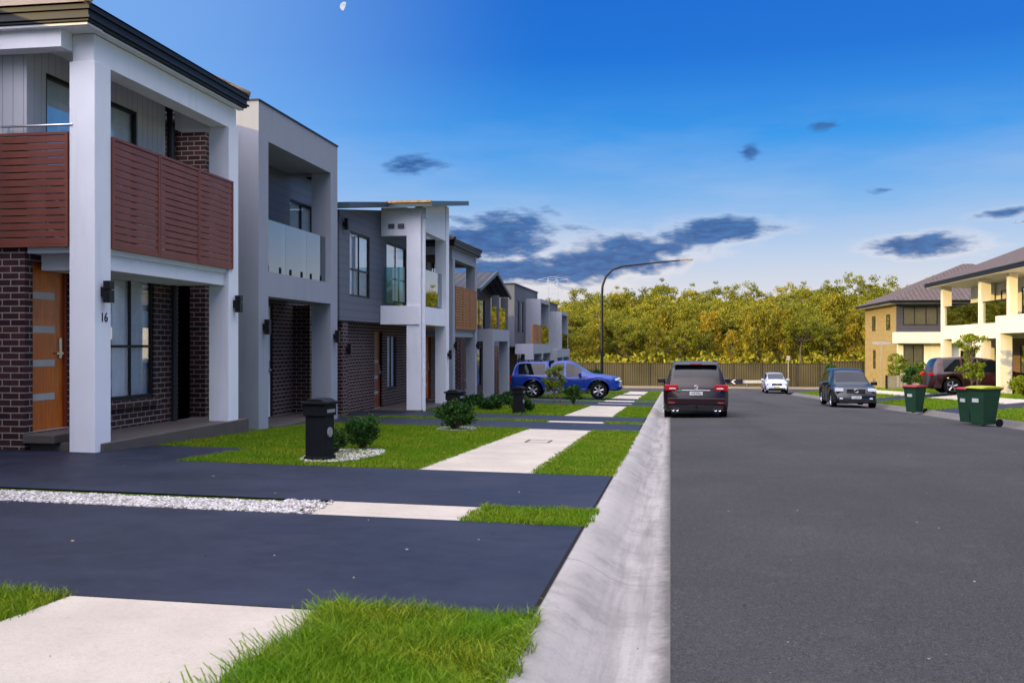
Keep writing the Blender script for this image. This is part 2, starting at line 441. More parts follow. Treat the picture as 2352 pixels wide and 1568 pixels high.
# ------------------------------------------------------------------ walls / windows
def fbox(mb,pl,p,s,u0,u1,z0,z1,w0,w1,m=0):
    if pl=='x': mb.box(p+s*w0,p+s*w1,u0,u1,z0,z1,m)
    else: mb.box(u0,u1,p+s*w0,p+s*w1,z0,z1,m)
def wall(mb,pl,p,s,u0,u1,z0,z1,ops=(),th=.22,m=0):
    us=sorted(set([u0,u1]+[o[0] for o in ops]+[o[1] for o in ops])); us=[u for u in us if u0<=u<=u1]
    for a,b in zip(us[:-1],us[1:]):
        mid=(a+b)/2; z=z0
        for o in sorted([o for o in ops if o[0]<mid<o[1]],key=lambda o:o[2]):
            if o[2]>z: fbox(mb,pl,p,s,a,b,z,o[2],-th,0,m)
            z=o[3]
        if z<z1: fbox(mb,pl,p,s,a,b,z,z1,-th,0,m)
def window(rt,pl,p,s,u0,u1,z0,z1,nv=1,nh=0,cur=None,fm=None,half=False):
    fm=fm or blackmetal
    mb=MB(); t=.05
    fbox(mb,pl,p,s,u0,u1,z1-t,z1,-.09,-.02); fbox(mb,pl,p,s,u0,u1,z0,z0+t,-.09,-.02)
    fbox(mb,pl,p,s,u0,u0+t,z0+t,z1-t,-.09,-.02); fbox(mb,pl,p,s,u1-t,u1,z0+t,z1-t,-.09,-.02)
    for i in range(nv):
        c=u0+(u1-u0)*(i+1)/(nv+1); fbox(mb,pl,p,s,c-.02,c+.02,z0+t,z1-t,-.08,-.03)
    for i in range(nh):
        c=z0+(z1-z0)*(.42 if nh==1 else (i+1)/(nh+1)); fbox(mb,pl,p,s,u0+t,u1-t,c-.02,c+.02,-.085,-.025)
    w=mb.obj('window',fm,rt)
    mb=MB()
    if pl=='x': mb.poly([(p-s*.045,u0+t,z0+t),(p-s*.045,u1-t,z0+t),(p-s*.045,u1-t,z1-t),(p-s*.045,u0+t,z1-t)])
    else: mb.poly([(u0+t,p-s*.045,z0+t),(u1-t,p-s*.045,z0+t),(u1-t,p-s*.045,z1-t),(u0+t,p-s*.045,z1-t)])
    mb.obj('pane',pane,w)
    if cur:
        mb=MB(); n=max(6,int((u1-u0)/.07))
        for i in range(n):
            a=u0+(u1-u0)*i/n;b=u0+(u1-u0)*(i+1)/n; q=.006*(1 if i%2 else -1)
            if half and .44<(i+.5)/n<.56: continue
            if pl=='x': mb.poly([(p-s*(.10+q),a,z0),(p-s*(.10-q),b,z0),(p-s*(.10-q),b,z1),(p-s*(.10+q),a,z1)])
            else: mb.poly([(a,p-s*(.10+q),z0),(b,p-s*(.10-q),z0),(b,p-s*(.10-q),z1),(a,p-s*(.10+q),z1)])
        mb.obj('curtain',cur,w)
    mb=MB(); fbox(mb,pl,p,s,u0-.3,u1+.3,z0-.1,z1+.1,-.7,-.68); mb.obj('room_dark_sheet',interior,w)  # dark sheet behind the pane, its colour standing in for an unlit room
    return w
def door(rt,pl,p,s,u0,u1,z0,z1,m=None,lites=4,hs=.9,fr=None):
    mb=MB(); fbox(mb,pl,p,s,u0,u1,z0,z1,-.12,-.07); 
    d=mb.obj('door',m or doorwood,rt)
    if lites:
        H=z1-z0
        for i in range(lites):
            mb=MB(); c=z0+H*(.2+.205*i); fbox(mb,pl,p,s,u0+(u1-u0)*.05,u0+(u1-u0)*.74,c-.045,c+.045,-.071,-.066)
            mb.obj('glass_strip',frost,d)
    mb=MB(); h=u0+(u1-u0)*hs
    fbox(mb,pl,p,s,h-.03,h+.03,z0+.95,z0+1.22,-.07,-.05); fbox(mb,pl,p,s,h-.12,h+.02,z0+1.0,z0+1.03,-.05,-.02); mb.obj('handle',metal,d)
    mb=MB(); fbox(mb,pl,p,s,u0-.05,u0,z0,z1+.05,-.13,-.03);fbox(mb,pl,p,s,u1,u1+.05,z0,z1+.05,-.13,-.03);fbox(mb,pl,p,s,u0,u1,z1,z1+.05,-.13,-.03)
    mb.obj('door_frame',fr or blackmetal,d)
    return d
def wall_lamp(rt,X,Y,Z,s=1):
    mb=MB(); mb.box(X,X+s*.04,Y-.05,Y+.05,Z-.06,Z+.06); mb.box(X+s*.04,X+s*.13,Y-.055,Y+.055,Z-.14,Z+.02); mb.box(X+s*.04,X+s*.13,Y-.055,Y+.055,Z+.035,Z+.14)
    mb.cyl((X+s*.085,Y,Z),(X+s*.085,Y,Z+.05),.035,n=8)
    mb.obj('wall_lamp',blackmetal,rt)
def hip(mb,x0,x1,y0,y1,z,pitch,m=0):
    dx=x1-x0;dy=y1-y0
    if dx>=dy:
        h=dy/2*pitch; a=(x0+dy/2,(y0+y1)/2,z+h); b=(x1-dy/2,(y0+y1)/2,z+h)
        mb.poly([(x0,y0,z),(x1,y0,z),b,a],m);mb.poly([(x1,y1,z),(x0,y1,z),a,b],m);mb.poly([(x1,y0,z),(x1,y1,z),b],m);mb.poly([(x0,y1,z),(x0,y0,z),a],m)
    else:
        h=dx/2*pitch; a=((x0+x1)/2,y0+dx/2,z+h); b=((x0+x1)/2,y1-dx/2,z+h)
        mb.poly([(x0,y0,z),(x1,y0,z),a],m);mb.poly([(x1,y0,z),(x1,y1,z),b,a],m);mb.poly([(x1,y1,z),(x0,y1,z),b],m);mb.poly([(x0,y1,z),(x0,y0,z),a,b],m)
def eave(mb,x0,x1,y0,y1,z0,z1,t=.12,m=0):
    for (a,b,c,d) in ((x0,x1,y0,y0+t),(x0,x1,y1-t,y1),(x0,x0+t,y0+t,y1-t),(x1-t,x1,y0+t,y1-t)):
        mb.box(a,b,c,d,z0,z1,m)
    l=.03
    for (a,b,c,d) in ((x0-l,x1+l,y0-l,y0-.002),(x0-l,x1+l,y1+.002,y1+l),(x0-l,x0-.002,y0,y1),(x1+.002,x1+l,y0,y1)):
        mb.box(a,b,c,d,z1-.05,z1+.015,m); mb.box(a,b,c,d,z0+.03,z0+.06,m)
def louvre(mb,pl,p,s,u0,u1,z0,z1,panels=3,pitch=.092):
    W=(u1-u0)/panels
    for i in range(panels):
        a=u0+i*W+.006; b=u0+(i+1)*W-.006; f=.035
        fbox(mb,pl,p,s,a,a+f,z0,z1,-.05,0);fbox(mb,pl,p,s,b-f,b,z0,z1,-.05,0)
        fbox(mb,pl,p,s,a+f,b-f,z1-f,z1,-.05,-.002);fbox(mb,pl,p,s,a+f,b-f,z0,z0+f,-.05,-.002)
        n=int((z1-z0-2*f)/pitch); q=(z1-z0-2*f)/n
        for k in range(n):
            z=z0+f+k*q
            fbox(mb,pl,p,s,a+f,b-f,z+.003,z+q-.013,-.045,-.010)

def house_screen(dy,dz,scr,pil,upper,label,number=None,roofm=None):
    global OFF
    OFF=[0,dy,dz]
    h=root('house',(-8.2,13.5,-.22),label,'house','row of two storey houses along the street')
    mb=MB(); B=-.6
    wall(mb,'x',-8.2,1,11.66,15.5,B,2.5,[(11.82,12.62,.09,2.31),(13.6,14.9,.39,2.31)],m=0)
    mb.box(-9.2,-8.42,11.66,11.88,B,2.5)
    wall(mb,'x',-9.2,1,7.9,11.66,B,2.5,[(8.2,10.9,-.2,2.2)],m=0)
    mb.box(-20,-9.42,7.9,8.12,B,5.2); mb.box(-20,-8.42,15.28,15.5,B,5.2); mb.box(-20,-19.8,8.12,15.28,B,5.2)
    mb.box(-8.2,-8.12,13.55,14.97,.27,.385)
    mb.obj('wall',brick_dark,h)
    mb=MB(); wall(mb,'x',-8.2,1,11.70,15.2,2.51,5.3,[(12.1,14.4,2.6,4.84)]); 
    mb.box(-8.42,-8.21,15.2,15.28,2.51,5.3); mb.box(-9.2,-8.42,11.70,11.9,2.51,5.3)
    wall(mb,'x',-9.2,1,7.9,11.7,2.51,5.3,[(8.8,10.4,3.2,4.6)])
    mb.obj('upper_wall',upper,h)
    mb=MB(); mb.box(-9.4,-9.3,8.2,10.9,-.2,2.2); mb.obj('garage_door',render_grey,h)
    each('pillar',pil,h,[(-7.55,-7.2,11.62,11.99,B,4.82),(-7.55,-7.2,15.5,15.87,B,4.82)],.008)
    mb=MB()
    mb.box(-7.52,-7.23,11.65,15.84,4.82,5.17); mb.box(-9.2,-7.52,11.4,11.64,4.95,5.17); mb.box(-8.19,-7.52,15.57,15.84,4.82,5.17)
    mb.box(-8.19,-7.3,11.7,15.8,5.13,5.16)
    mb.box(-9.6,-7.1,11.3,11.64,5.172,5.2); mb.box(-7.22,-7.12,11.64,15.9,5.172,5.2)
    mb.obj('balcony_beam',pil,h)
    mb=MB(); mb.box(-8.19,-7.24,11.7,15.86,2.40,2.56); mb.box(-8.19,-7.28,11.99,15.5,2.2,2.40)
    mb.obj('balcony_slab',pil,h)
    mb=MB(); louvre(mb,'x',-7.17,1,12.0,15.62,2.47,3.93,3); mb.obj('balcony_screen',scr,h)
    mb=MB(); louvre(mb,'y',11.60,-1,-8.58,-7.56,2.47,3.93,1); mb.obj('balcony_screen',scr,h)
    mb=MB(); mb.cyl((-8.5,11.62,4.02),(-7.5,11.62,4.02),.016,n=8); mb.cyl((-8.4,11.62,3.9),(-8.4,11.62,4.02),.012,n=6);mb.cyl((-7.7,11.62,3.9),(-7.7,11.62,4.02),.012,n=6); mb.obj('handrail',metal,h)
    window(h,'x',-8.2,1,12.1,14.4,2.6,4.84,1,0,curtain,half=True)
    window(h,'x',-9.2,1,8.8,10.4,3.2,4.6,1,0,curtain)
    window(h,'x',-8.2,1,13.6,14.9,.39,2.31,1,1,curtain,half=False)
    door(h,'x',-8.2,1,11.87,12.57,.09,2.28,fr=doorred)
    mb=MB(); mb.box(-8.19,-7.16,11.75,16.2,-.6,-.04); mb.box(-8.19,-7.75,11.6,12.9,-.039,.07); mb.obj('porch',porch_tile,h,bevel=.01)
    mb=MB(); eave(mb,-12.,-7.07,11.27,15.92,5.21,5.40); eave(mb,-20.5,-9.0,7.6,15.9,5.2,5.38); mb.obj('gutter',fascia,h)
    mb=MB(); hip(mb,-14,-7.02,11.2,15.97,5.42,.42); hip(mb,-20.6,-8.95,7.5,15.96,5.40,.42)
    rf=mb.obj('roof',roofm or tile_d,h)
    for a in ((-7.04,11.22,5.45),(-7.04,15.95,5.45)):
        mb=MB(); mb.cyl(a,(-9.4,13.58,6.44),.06,n=8); mb.obj('ridge_tile',roofm or tile_d,rf)
    mb=MB(); mb.cyl((-8.12,15.42,-.3),(-8.12,15.42,2.4),.05,n=10); mb.obj('downpipe',pipe_d,h,smooth=True)
    mb=MB(); mb.cyl((-8.3,15.6,2.4),(-8.3,15.6,5.2),.05,n=10); mb.obj('downpipe',pipe_d,h,smooth=True)
    wall_lamp(h,-7.2,11.8,1.90); wall_lamp(h,-7.2,15.7,1.90)
    if number:
        text_part('house_number',number,.17,(-7.196,11.83,1.57),(math.pi/2,0,math.pi/2),blackmetal,h,ext=.004)
    OFF=[0,0,0]
    return h
house_screen(0,0,screen_red,render_white,board_v,'white rendered two storey house with red-brown slatted balcony, number 16','16')
house_screen(21.0,-.72,screen_wood,render_grey,board_d,'grey rendered house with timber slatted balcony and tiled roof',None,tile_k)

def house_portal(dy,dz,pil,label):
    global OFF
    OFF=[0,dy,dz]
    h=root('house',(-8.6,19.6,-.4),label,'house','row of two storey houses along the street')
    X0,X1=-7.95,-7.5; B=-1.0
    mb=MB(); mb.box(X0,X1,17.4,17.85,B,2.13);mb.box(X0,X1,21.35,21.8,B,2.13); mb.box(X0,X1,17.4,17.85,2.6,5.05);mb.box(X0,X1,21.35,21.8,2.6,5.05)
    mb.box(X0,X1,17.4,21.8,2.13,2.6); mb.box(X0,X1,17.4,21.8,5.05,5.72)
    mb.box(-8.6,X0,17.4,17.6,2.13,2.6);mb.box(-8.6,X0,17.4,17.6,5.05,5.72);mb.box(-8.6,X0,21.6,21.8,5.05,5.72)
    mb.box(-8.6,X0,17.6,21.6,5.1,5.2); mb.box(-8.6,X0,17.6,21.6,2.3,2.58)
    mb.obj('portal_frame',pil,h)
    mb=MB(); mb.box(-8.6,X1+.02,17.38,21.82,5.721,5.75); mb.obj('capping',fascia,h)
    mb=MB()
    wall(mb,'x',-8.6,1,16.9,23.6,B,2.3,[(17.5,18.4,-.35,2.0),(20.35,20.75,-.35,2.1),(18.8,19.8,.3,2.0)])
    mb.box(-20,-8.3,16.9,17.12,B,5.2); mb.box(-20,-8.82,23.38,23.6,B,2.3); mb.box(-20,-19.8,17.12,23.38,B,5.2)
    mb.box(-8.6,-8.2,21.9,22.4,B,2.12); mb.box(-8.6,-8.2,22.9,23.4,B,2.12)
    mb.obj('wall',brick_dark,h)
    mb=MB(); wall(mb,'x',-8.6,1,17.13,23.6,2.31,5.2,[(21.7,23.3,3.05,4.55),(18.3,20.4,2.65,4.6)]); mb.box(-20,-8.82,23.38,23.6,2.31,5.2)
    mb.obj('upper_wall',board_l,h)
    mb=MB(); eave(mb,-20.3,-8.35,16.6,23.7,5.2,5.38); mb.obj('gutter',fascia,h)
    mb=MB(); hip(mb,-20.4,-8.3,16.6,23.75,5.4,.2); mb.obj('roof',tile_d,h)
    window(h,'x',-8.6,1,21.7,23.3,3.05,4.55,1,0,curtain)
    window(h,'x',-8.6,1,18.3,20.4,2.65,4.6,1,0,curtain)
    window(h,'x',-8.6,1,18.8,19.8,.3,2.0,1,0,curtain)
    door(h,'x',-8.6,1,17.55,18.35,-.35,1.95,render_white,0)
    door(h,'x',-8.6,1,20.37,20.73,-.35,2.05,render_white,0)
    for i in range(3):
        a=17.86+i*1.162; g=MB().box(-7.64,-7.625,a,a+1.155,2.62,3.62).obj('glass_balustrade',bal_glass,h)
        for q in (.25,.87): MB().box(-7.66,-7.605,a+q-.02,a+q+.02,2.6,2.74).obj('clamp',blackmetal,g)
    mb=MB(); mb.box(-8.6,X1-.02,16.95,22,-1.,-.37); mb.obj('porch',porch_tile,h)
    for x in (-8.9,-9.25):
        mb=MB(); mb.cyl((x,16.83,-.4),(x,16.83,5.15),.05,n=10); mb.obj('downpipe',pipe_d,h,smooth=True)
    each('pipe_bracket',pipe_d,h,[(-9.4,-8.8,16.8,16.9,z,z+.06) for z in (1.6,3.9)])
    wall_lamp(h,X1,17.62,1.55); wall_lamp(h,X1,21.57,1.4)
    OFF=[0,0,0]; return h
house_portal(0,0,render_grey,'grey rendered house with square portal frame and glass balcony')

def house3():
    h=root('house',(-8,27,-.7),'dark weatherboard house with sloping roof, white pillars and glass balcony','house','row of two storey houses along the street')
    B=-1.2
    mb=MB(); wall(mb,'x',-8.3,1,24.9,31.2,B,1.8,[(27.3,28.1,-.6,1.6),(28.6,29.6,-.1,1.5)])
    mb.box(-8.3,-8.02,23.7,24.1,B,1.78); mb.box(-10.5,-8.52,24.9,25.1,B,1.8); mb.box(-10.7,-10.5,23.98,25.1,B,1.8)
    mb.box(-20,-8.52,23.75,23.97,B,1.8);mb.box(-20,-8.52,31,31.2,B,5.3);mb.box(-20,-19.8,24,31,B,4.6)
    mb.obj('wall',brick_dark,h)
    mb=MB(); wall(mb,'x',-8.0,1,23.4,31.2,1.82,4.5,[(24.2,25.9,2.45,4.1),(27.5,29.6,2.35,4.15)]); mb.box(-20,-8.22,23.4,23.62,1.82,4.5); mb.box(-10.5,-8.22,23.63,31,1.8,1.85)
    mb.prism([(23.4,4.5),(31.2,4.5),(31.2,5.5),(23.4,4.53)],'x',-8.2,-8.0)
    mb.obj('upper_wall',board_l,h)
    window(h,'x',-8.0,1,24.2,25.9,2.45,4.1,1,1,curtain)
    window(h,'x',-8.0,1,27.5,29.6,2.35,4.15,1,0,curtain)
    window(h,'x',-8.3,1,28.6,29.6,-.1,1.5,1,0,curtain)
    door(h,'x',-8.3,1,27.3,28.1,-.6,1.58,doorred,3)
    each('pillar',render_white,h,[(-7.25,-6.85,26.9,27.25,B,5.02),(-7.2,-6.85,30.1,30.5,B,5.5)])
    mb=MB(); mb.box(-7.99,-6.88,26.86,30.52,1.78,2.3); mb.obj('balcony_slab',render_white,h)
    mb=MB(); mb.prism([(-7.99,4.25),(-7.25,4.25),(-7.25,5.04),(-7.99,5.04)],'y',26.92,27.1)
    mb.prism([(27.25,4.42),(30.1,4.42),(30.1,5.5),(27.25,5.1)],'x',-7.1,-6.88)
    mb.obj('balcony_beam',render_white,h)
    each('vent',render_dgrey,h,[(-7.78,-7.6,26.89,26.915,4.45,4.58),(-7.5,-7.32,26.89,26.915,4.45,4.58)])
    def zr(y): return 4.52+.14*(y-23.1)
    for (xa,xb,ya,yb) in ((-20,-7.65,23.1,26.4),(-20,-6.4,26.4,31.4)):
        mb=MB(); mb.prism([(ya,zr(ya)),(yb,zr(yb)),(yb,zr(yb)+.14),(ya,zr(ya)+.14)],'x',xa,xb); r=mb.obj('roof',fascia_b,h)
    mb=MB(); z=zr(26.3)+.14
    mb.box(-7.7,-6.42,26.36,26.42,z-.02,z+.035)
    mb.obj('tile_edge',plain('tile_terracotta',(.26,.16,.07),.8,.5,14),r)
    MB().box(-7.0,-6.985,27.25,30.1,2.35,3.38).obj('glass_balustrade',bal_glass,h); MB().box(-7.95,-7.27,27.0,27.012,2.35,3.38).obj('glass_balustrade',bal_glass,h)
    mb=MB(); mb.cyl((-6.8,27.05,-.7),(-6.8,27.05,4.8),.055,n=12); mb.box(-6.9,-6.7,26.95,27.15,4.75,5.02); mb.obj('downpipe',pipe_m,h,smooth=True)
    mb=MB(); mb.box(-8.3,-6.8,26.85,30.6,-1.2,-.6); mb.obj('porch',porch_tile,h)
    wall_lamp(h,-8.0,23.7,4.2); wall_lamp(h,-6.85,30.3,.9); wall_lamp(h,-8.02,24.0,1.1)
house3()

def house5():
    h=root('house',(-8,42,-1.2),'grey gabled house with low white portico','house','row of two storey houses along the street')
    B=-1.8
    mb=MB(); wall(mb,'x',-8.2,1,38.6,45.3,B,1.5,[(39.4,40.2,-1.1,1.1),(41,43,-.6,1.1)]); mb.box(-20,-8.42,38.6,38.8,B,3.4);mb.box(-20,-8.42,45.1,45.3,B,3.4); mb.obj('wall',brick_dark,h)
    mb=MB(); wall(mb,'x',-8.2,1,38.6,45.3,1.5,3.45,[(39.2,40.6,1.9,3.2),(41.5,43.8,1.8,3.2)]); mb.prism([(38.6,3.45),(45.3,3.45),(42,4.2)],'x',-8.4,-8.2); mb.obj('upper_wall',board_d,h)
    window(h,'x',-8.2,1,39.2,40.6,1.9,3.2,1,0,curtain);window(h,'x',-8.2,1,41.5,43.8,1.8,3.2,1,0,curtain);window(h,'x',-8.2,1,41,43,-.6,1.1,1,0,curtain)
    door(h,'x',-8.2,1,39.4,40.2,-1.1,1.1,doorred,3)
    mb=MB()
    for y in (39.9,43.8): mb.box(-7.55,-7.15,y,y+.4,B,1.35)
    mb.box(-8.2,-7.15,39.9,44.2,1.35,1.85)
    mb.obj('portico',render_grey,h)
    each('pillar',render_dgrey,h,[(-7.5,-7.2,41.6,41.85,1.85,3.3),(-7.5,-7.2,43.9,44.15,1.85,3.3)])
    mb=MB(); mb.poly([(-20,38.2,3.4),(-7.35,38.2,3.4),(-7.35,42,4.3),(-20,42,4.3)]); mb.poly([(-20,42,4.3),(-7.35,42,4.3),(-7.35,45.7,3.4),(-20,45.7,3.4)])
    mb.obj('roof',tile_k,h)
    mb=MB(); mb.prism([(38.2,3.3),(42,4.2),(45.7,3.3),(45.7,3.43),(42,4.35),(38.2,3.43)],'x',-7.36,-7.3); mb.obj('fascia',fascia_b,h)
    mb=MB(); mb.box(-7.25,-7.24,40.3,43.8,1.86,2.8); mb.obj('glass_balustrade',bal_glass,h)
house5()
def house6(dy,dz,label,up,po,scr):
    global OFF; OFF=[0,dy,dz]
    h=root('house',(-8,52,-1.45),label,'house','row of two storey houses along the street')
    B=-2
    mb=MB(); wall(mb,'x',-8.0,1,47.9,56.4,B,1.1,[(48.6,49.4,-1.35,.8),(52,54,-1,.8)]); mb.box(-20,-8.22,47.9,48.1,B,1.1); mb.obj('wall',brick_dark,h)
    mb=MB(); wall(mb,'x',-7.5,1,47.9,56.4,1.1,4.15,[(48.5,49.6,1.8,3.4),(50.2,51.0,1.8,3.4),(52.2,55.2,1.5,3.3)]); mb.box(-20,-7.72,47.9,48.1,1.1,4.15); mb.box(-20,-7.72,56.2,56.4,B,4.15); mb.box(-20,-7.72,48.1,56.2,3.8,3.9); mb.box(-8.0,-7.72,48.1,56.2,1.1,1.2); mb.obj('upper_wall',up,h)
    mb=MB(); mb.box(-20.05,-7.45,47.85,56.45,4.151,4.2); mb.obj('capping',fascia,h)
    window(h,'x',-7.5,1,48.5,49.6,1.8,3.4,1,0,curtain);window(h,'x',-7.5,1,50.2,51.0,1.8,3.4,0,0,curtain);window(h,'x',-7.5,1,52.2,55.2,1.5,3.3,2,0,curtain)
    window(h,'x',-8.0,1,52,54,-1,.8,1,0,curtain); door(h,'x',-8.0,1,48.6,49.4,-1.35,.8,doorred,3)
    mb=MB()
    for y in (48.0,51.3,55.2): mb.box(-7.0,-6.6,y,y+.4,B,.75)
    mb.box(-7.49,-6.6,48.0,55.6,.75,1.25)
    mb.box(-7.49,-6.7,51.6,51.85,1.25,3.4);mb.box(-7.49,-6.7,55.3,55.55,1.25,3.4);mb.box(-7.49,-6.7,51.6,55.55,3.4,3.6)
    mb.obj('portico',po,h)
    if scr:
        mb=MB(); louvre(mb,'x',-6.62,1,48.1,51.5,1.26,2.2,2); mb.obj('balcony_screen',screen_wood,h)
    mb=MB(); mb.box(-6.72,-6.71,51.9,55.3,1.26,2.2); mb.obj('glass_balustrade',bal_glass,h)
    OFF=[0,0,0]
house6(0,0,'flat roofed grey house with white framed portico',render_dgrey,render_grey,True)
house6(10.2,-.33,'flat roofed dark house with low pale portico at the street end',render_dgrey,render_grey,False)

def plain_house(y0,y1,z,label):
    h=root('house',(-8.2,(y0+y1)/2,z),label,'house','row of two storey houses along the street')
    mb=MB(); m=(y0+y1)/2
    wall(mb,'x',-8.2,1,y0,y1,z-.6,z+5.4,[(y0+.8,y0+2,z+.6,z+2.4),(m,m+.9,z,z+2.3),(y0+1,y0+3,z+3.3,z+4.8),(m+.5,m+2.3,z+3.3,z+4.8)])
    mb.box(-20,-8.42,y0,y0+.2,z-.6,z+5.4);mb.box(-20,-8.42,y1-.2,y1,z-.6,z+5.4);mb.box(-20,-19.8,y0+.2,y1-.2,z-.6,z+5.4)
    mb.obj('wall',brick_dark,h)
    window(h,'x',-8.2,1,y0+.8,y0+2,z+.6,z+2.4,1,0,curtain);window(h,'x',-8.2,1,y0+1,y0+3,z+3.3,z+4.8,1,0,curtain);window(h,'x',-8.2,1,m+.5,m+2.3,z+3.3,z+4.8,1,0,curtain)
    door(h,'x',-8.2,1,m+.05,m+.85,z,z+2.25)
    mb=MB(); eave(mb,-20.4,-7.7,y0-.2,y1+.2,z+5.35,z+5.55); mb.obj('gutter',fascia,h)
    mb=MB(); hip(mb,-20.5,-7.65,y0-.25,y1+.25,z+5.57,.45); mb.obj('roof',tile_d,h)
for a,b in ((-.4,7.0),(-8.6,-1.2),(-17,-9.5),(-25.5,-18),(-34,-26.5)):
    plain_house(a,b,float(gz(-8.2,(a+b)/2)),'dark brick two storey house with tiled hip roof')

def house_r1():
    h=root('house',(16,50,-1.09),'cream rendered two storey house with pillars, balcony and tiled roof','house','houses across the street')
    B=-1.6
    mb=MB(); wall(mb,'x',17.4,-1,40,58,B,1.69,[(52,53.6,-.7,1.2),(42,44.5,-.7,1.2),(54.6,55.5,-1,1.2)]); mb.box(17.62,27,40,40.2,B,1.69); mb.box(17.62,27,57.8,58,B,4.3); mb.obj('wall',brick_brown,h)
    mb=MB(); wall(mb,'x',16.3,-1,40,58,1.8,4.33,[(41.5,44.5,2.3,3.9),(48.2,50,2.2,3.9),(51.5,53.0,2.2,3.9),(54.6,56.6,2.2,3.9)]); mb.box(16.52,27,40,40.2,1.8,4.33); mb.box(16.3,17.4,40,58,1.7,1.79); mb.obj('upper_wall',render_cream,h)
    for a,b in ((41.5,44.5),(48.2,50),(51.5,53.0),(54.6,56.6)): window(h,'x',16.3,-1,a,b,2.2 if a>45 else 2.3,3.9,1,0,curtain_y if a>52 else None)
    window(h,'x',17.4,-1,52,53.6,-.7,1.2,1,0,curtain_y); window(h,'x',17.4,-1,42,44.5,-.7,1.2,1,0,curtain_y); door(h,'x',17.4,-1,54.6,55.5,-1,1.2,doorred,3)
    each('pillar',render_cream,h,[(14.6,15.05,57.0,57.45,B,4.33),(14.6,15.05,50.3,50.75,B,4.33),(14.0,14.5,45.6,46.1,B,1.7),(14.0,14.5,41.0,41.5,B,1.7),(15.9,16.2,53.6,53.9,B,4.33),(14.6,14.95,46.3,46.65,2.45,4.33)])
    mb=MB(); mb.box(14.62,16.29,46.2,57.4,1.5,2.2); mb.box(14.0,16.29,40.6,46.19,1.7,2.45); mb.obj('balcony_slab',render_cream,h)
    each('glass_balustrade',bal_glass,h,[(14.7,14.712,46.7,50.3,2.25,3.2),(14.7,14.712,50.8,57.0,2.25,3.2)])
    mb=MB(); mb.cyl((14.7,46.7,3.22),(14.7,57.0,3.22),.03,n=6); mb.obj('handrail',blackmetal,h)
    mb=MB(); eave(mb,14.05,27.5,39,58.6,4.37,4.55); mb.obj('gutter',fascia,h)
    mb=MB(); mb.box(14.1,27.4,39.1,58.5,4.34,4.365); mb.obj('soffit',render_cream,h)
    mb=MB(); hip(mb,14.0,27.6,38.9,58.7,4.57,.42); r=mb.obj('roof',tile_r,h)
    for (x,y,zt) in ((17.5,53,7.3),(18.2,50.5,7.4)):
        mb=MB(); z0=4.57+(x-14)*.42
        mb.cyl((x,y,z0-.1),(x,y,zt),.025,n=6); mb.cyl((x-.6,y,zt),(x+.8,y,zt+.1),.02,n=6)
        for q in (-.5,-.2,.1,.4,.7): mb.cyl((x+q,y-.25,zt+.03),(x+q,y+.25,zt+.03),.012,n=5)
        mb.obj('antenna',metal,r)
    for i in range(3): 
        y=41+i*1.3; MB().poly([(16,y,5.5),(16,y+1.2,5.5),(18,y+1.2,6.34),(18,y,6.34)]).obj('solar_panel',solar,r)
house_r1()
def house_r2():
    h=root('house',(20,75,-1.6),'yellow brick two storey house with dark cladding and tiled hip roof','house','houses across the street')
    B=-2.4
    mb=MB(); wall(mb,'x',15,-1,70.22,81,B,3.92,[(72,73.4,2.2,3.3),(77,78.4,2.2,3.3),(77,78,-.6,.8)]); mb.box(15.22,27,80.8,81,B,3.92); mb.obj('wall',brick_yellow,h)
    window(h,'x',15,-1,72,73.4,2.2,3.3,1,0,None); window(h,'x',15,-1,77,78.4,2.2,3.3,1,0,None); window(h,'x',15,-1,77,78,-.6,.8,1,0,None)
    mb=MB(); wall(mb,'y',70,-1,15,23,2.05,3.92,[(15.4,17.6,2.5,3.75),(19,20.5,2.5,3.75)]); mb.obj('upper_wall',board_d,h)
    mb=MB(); wall(mb,'y',69.9,-1,15.02,23,B,2.04,[(15.4,16.7,-.7,1.2),(19,20,-1.6,.8)]); mb.box(14.7,19,69.3,69.9,1.3,2.03); mb.box(17.8,18.2,69.3,69.7,B,1.3); mb.obj('wall',render_cream,h)
    window(h,'y',70,-1,15.4,17.6,2.5,3.75,2,0,curtain_y); window(h,'y',70,-1,19,20.5,2.5,3.75,1,0,curtain_y); window(h,'y',69.9,-1,15.4,16.7,-.7,1.2,1,0,curtain_y)
    mb=MB(); eave(mb,14.4,27.5,69.2,81.6,3.96,4.12); mb.obj('gutter',fascia,h)
    mb=MB(); mb.box(14.45,27.4,69.3,81.5,3.93,3.955); mb.obj('soffit',render_cream,h)
    mb=MB(); hip(mb,14.35,27.6,69.1,81.7,4.13,.45); mb.obj('roof',tile_r,h)
house_r2()

# ------------------------------------------------------------------ cars
def paint(name,col,rough=.25,metal=.4):
    m,nt,b=newmat(name)
    n=noisen(nt,obc(nt),400,2)
    nt.links.new(mixc(nt,mapr(nt,n,.4,.7,0,.3),col,tuple(x*1.6+.001 for x in col)),b.inputs['Base Color'])
    b.inputs['Roughness'].default_value=rough; b.inputs['Metallic'].default_value=metal; b.inputs['Coat Weight'].default_value=.5; b.inputs['Coat Roughness'].default_value=.03
    b.inputs['Specular IOR Level'].default_value=.25
    return m
p_maroon=paint('paint_black_maroon',(.009,.0015,.003),.35,.0); p_blue=paint('paint_blue',(.0008,.022,.19),.4,.15)
p_black=paint('paint_black',(.002,.003,.005),.35,.0); p_silver=paint('paint_silver',(.42,.44,.48),.3,.5); p_wine=paint('paint_wine',(.018,.002,.003),.35,.1)
carglass=plain('car_glass',(.003,.005,.007),.03,.05,spec=.35)
rubber=plain('tyre_rubber',(.006,.006,.007),.85,.2,obj=True,spec=.1)
plastic=plain('black_plastic',(.005,.005,.006),.6,.1,obj=True)
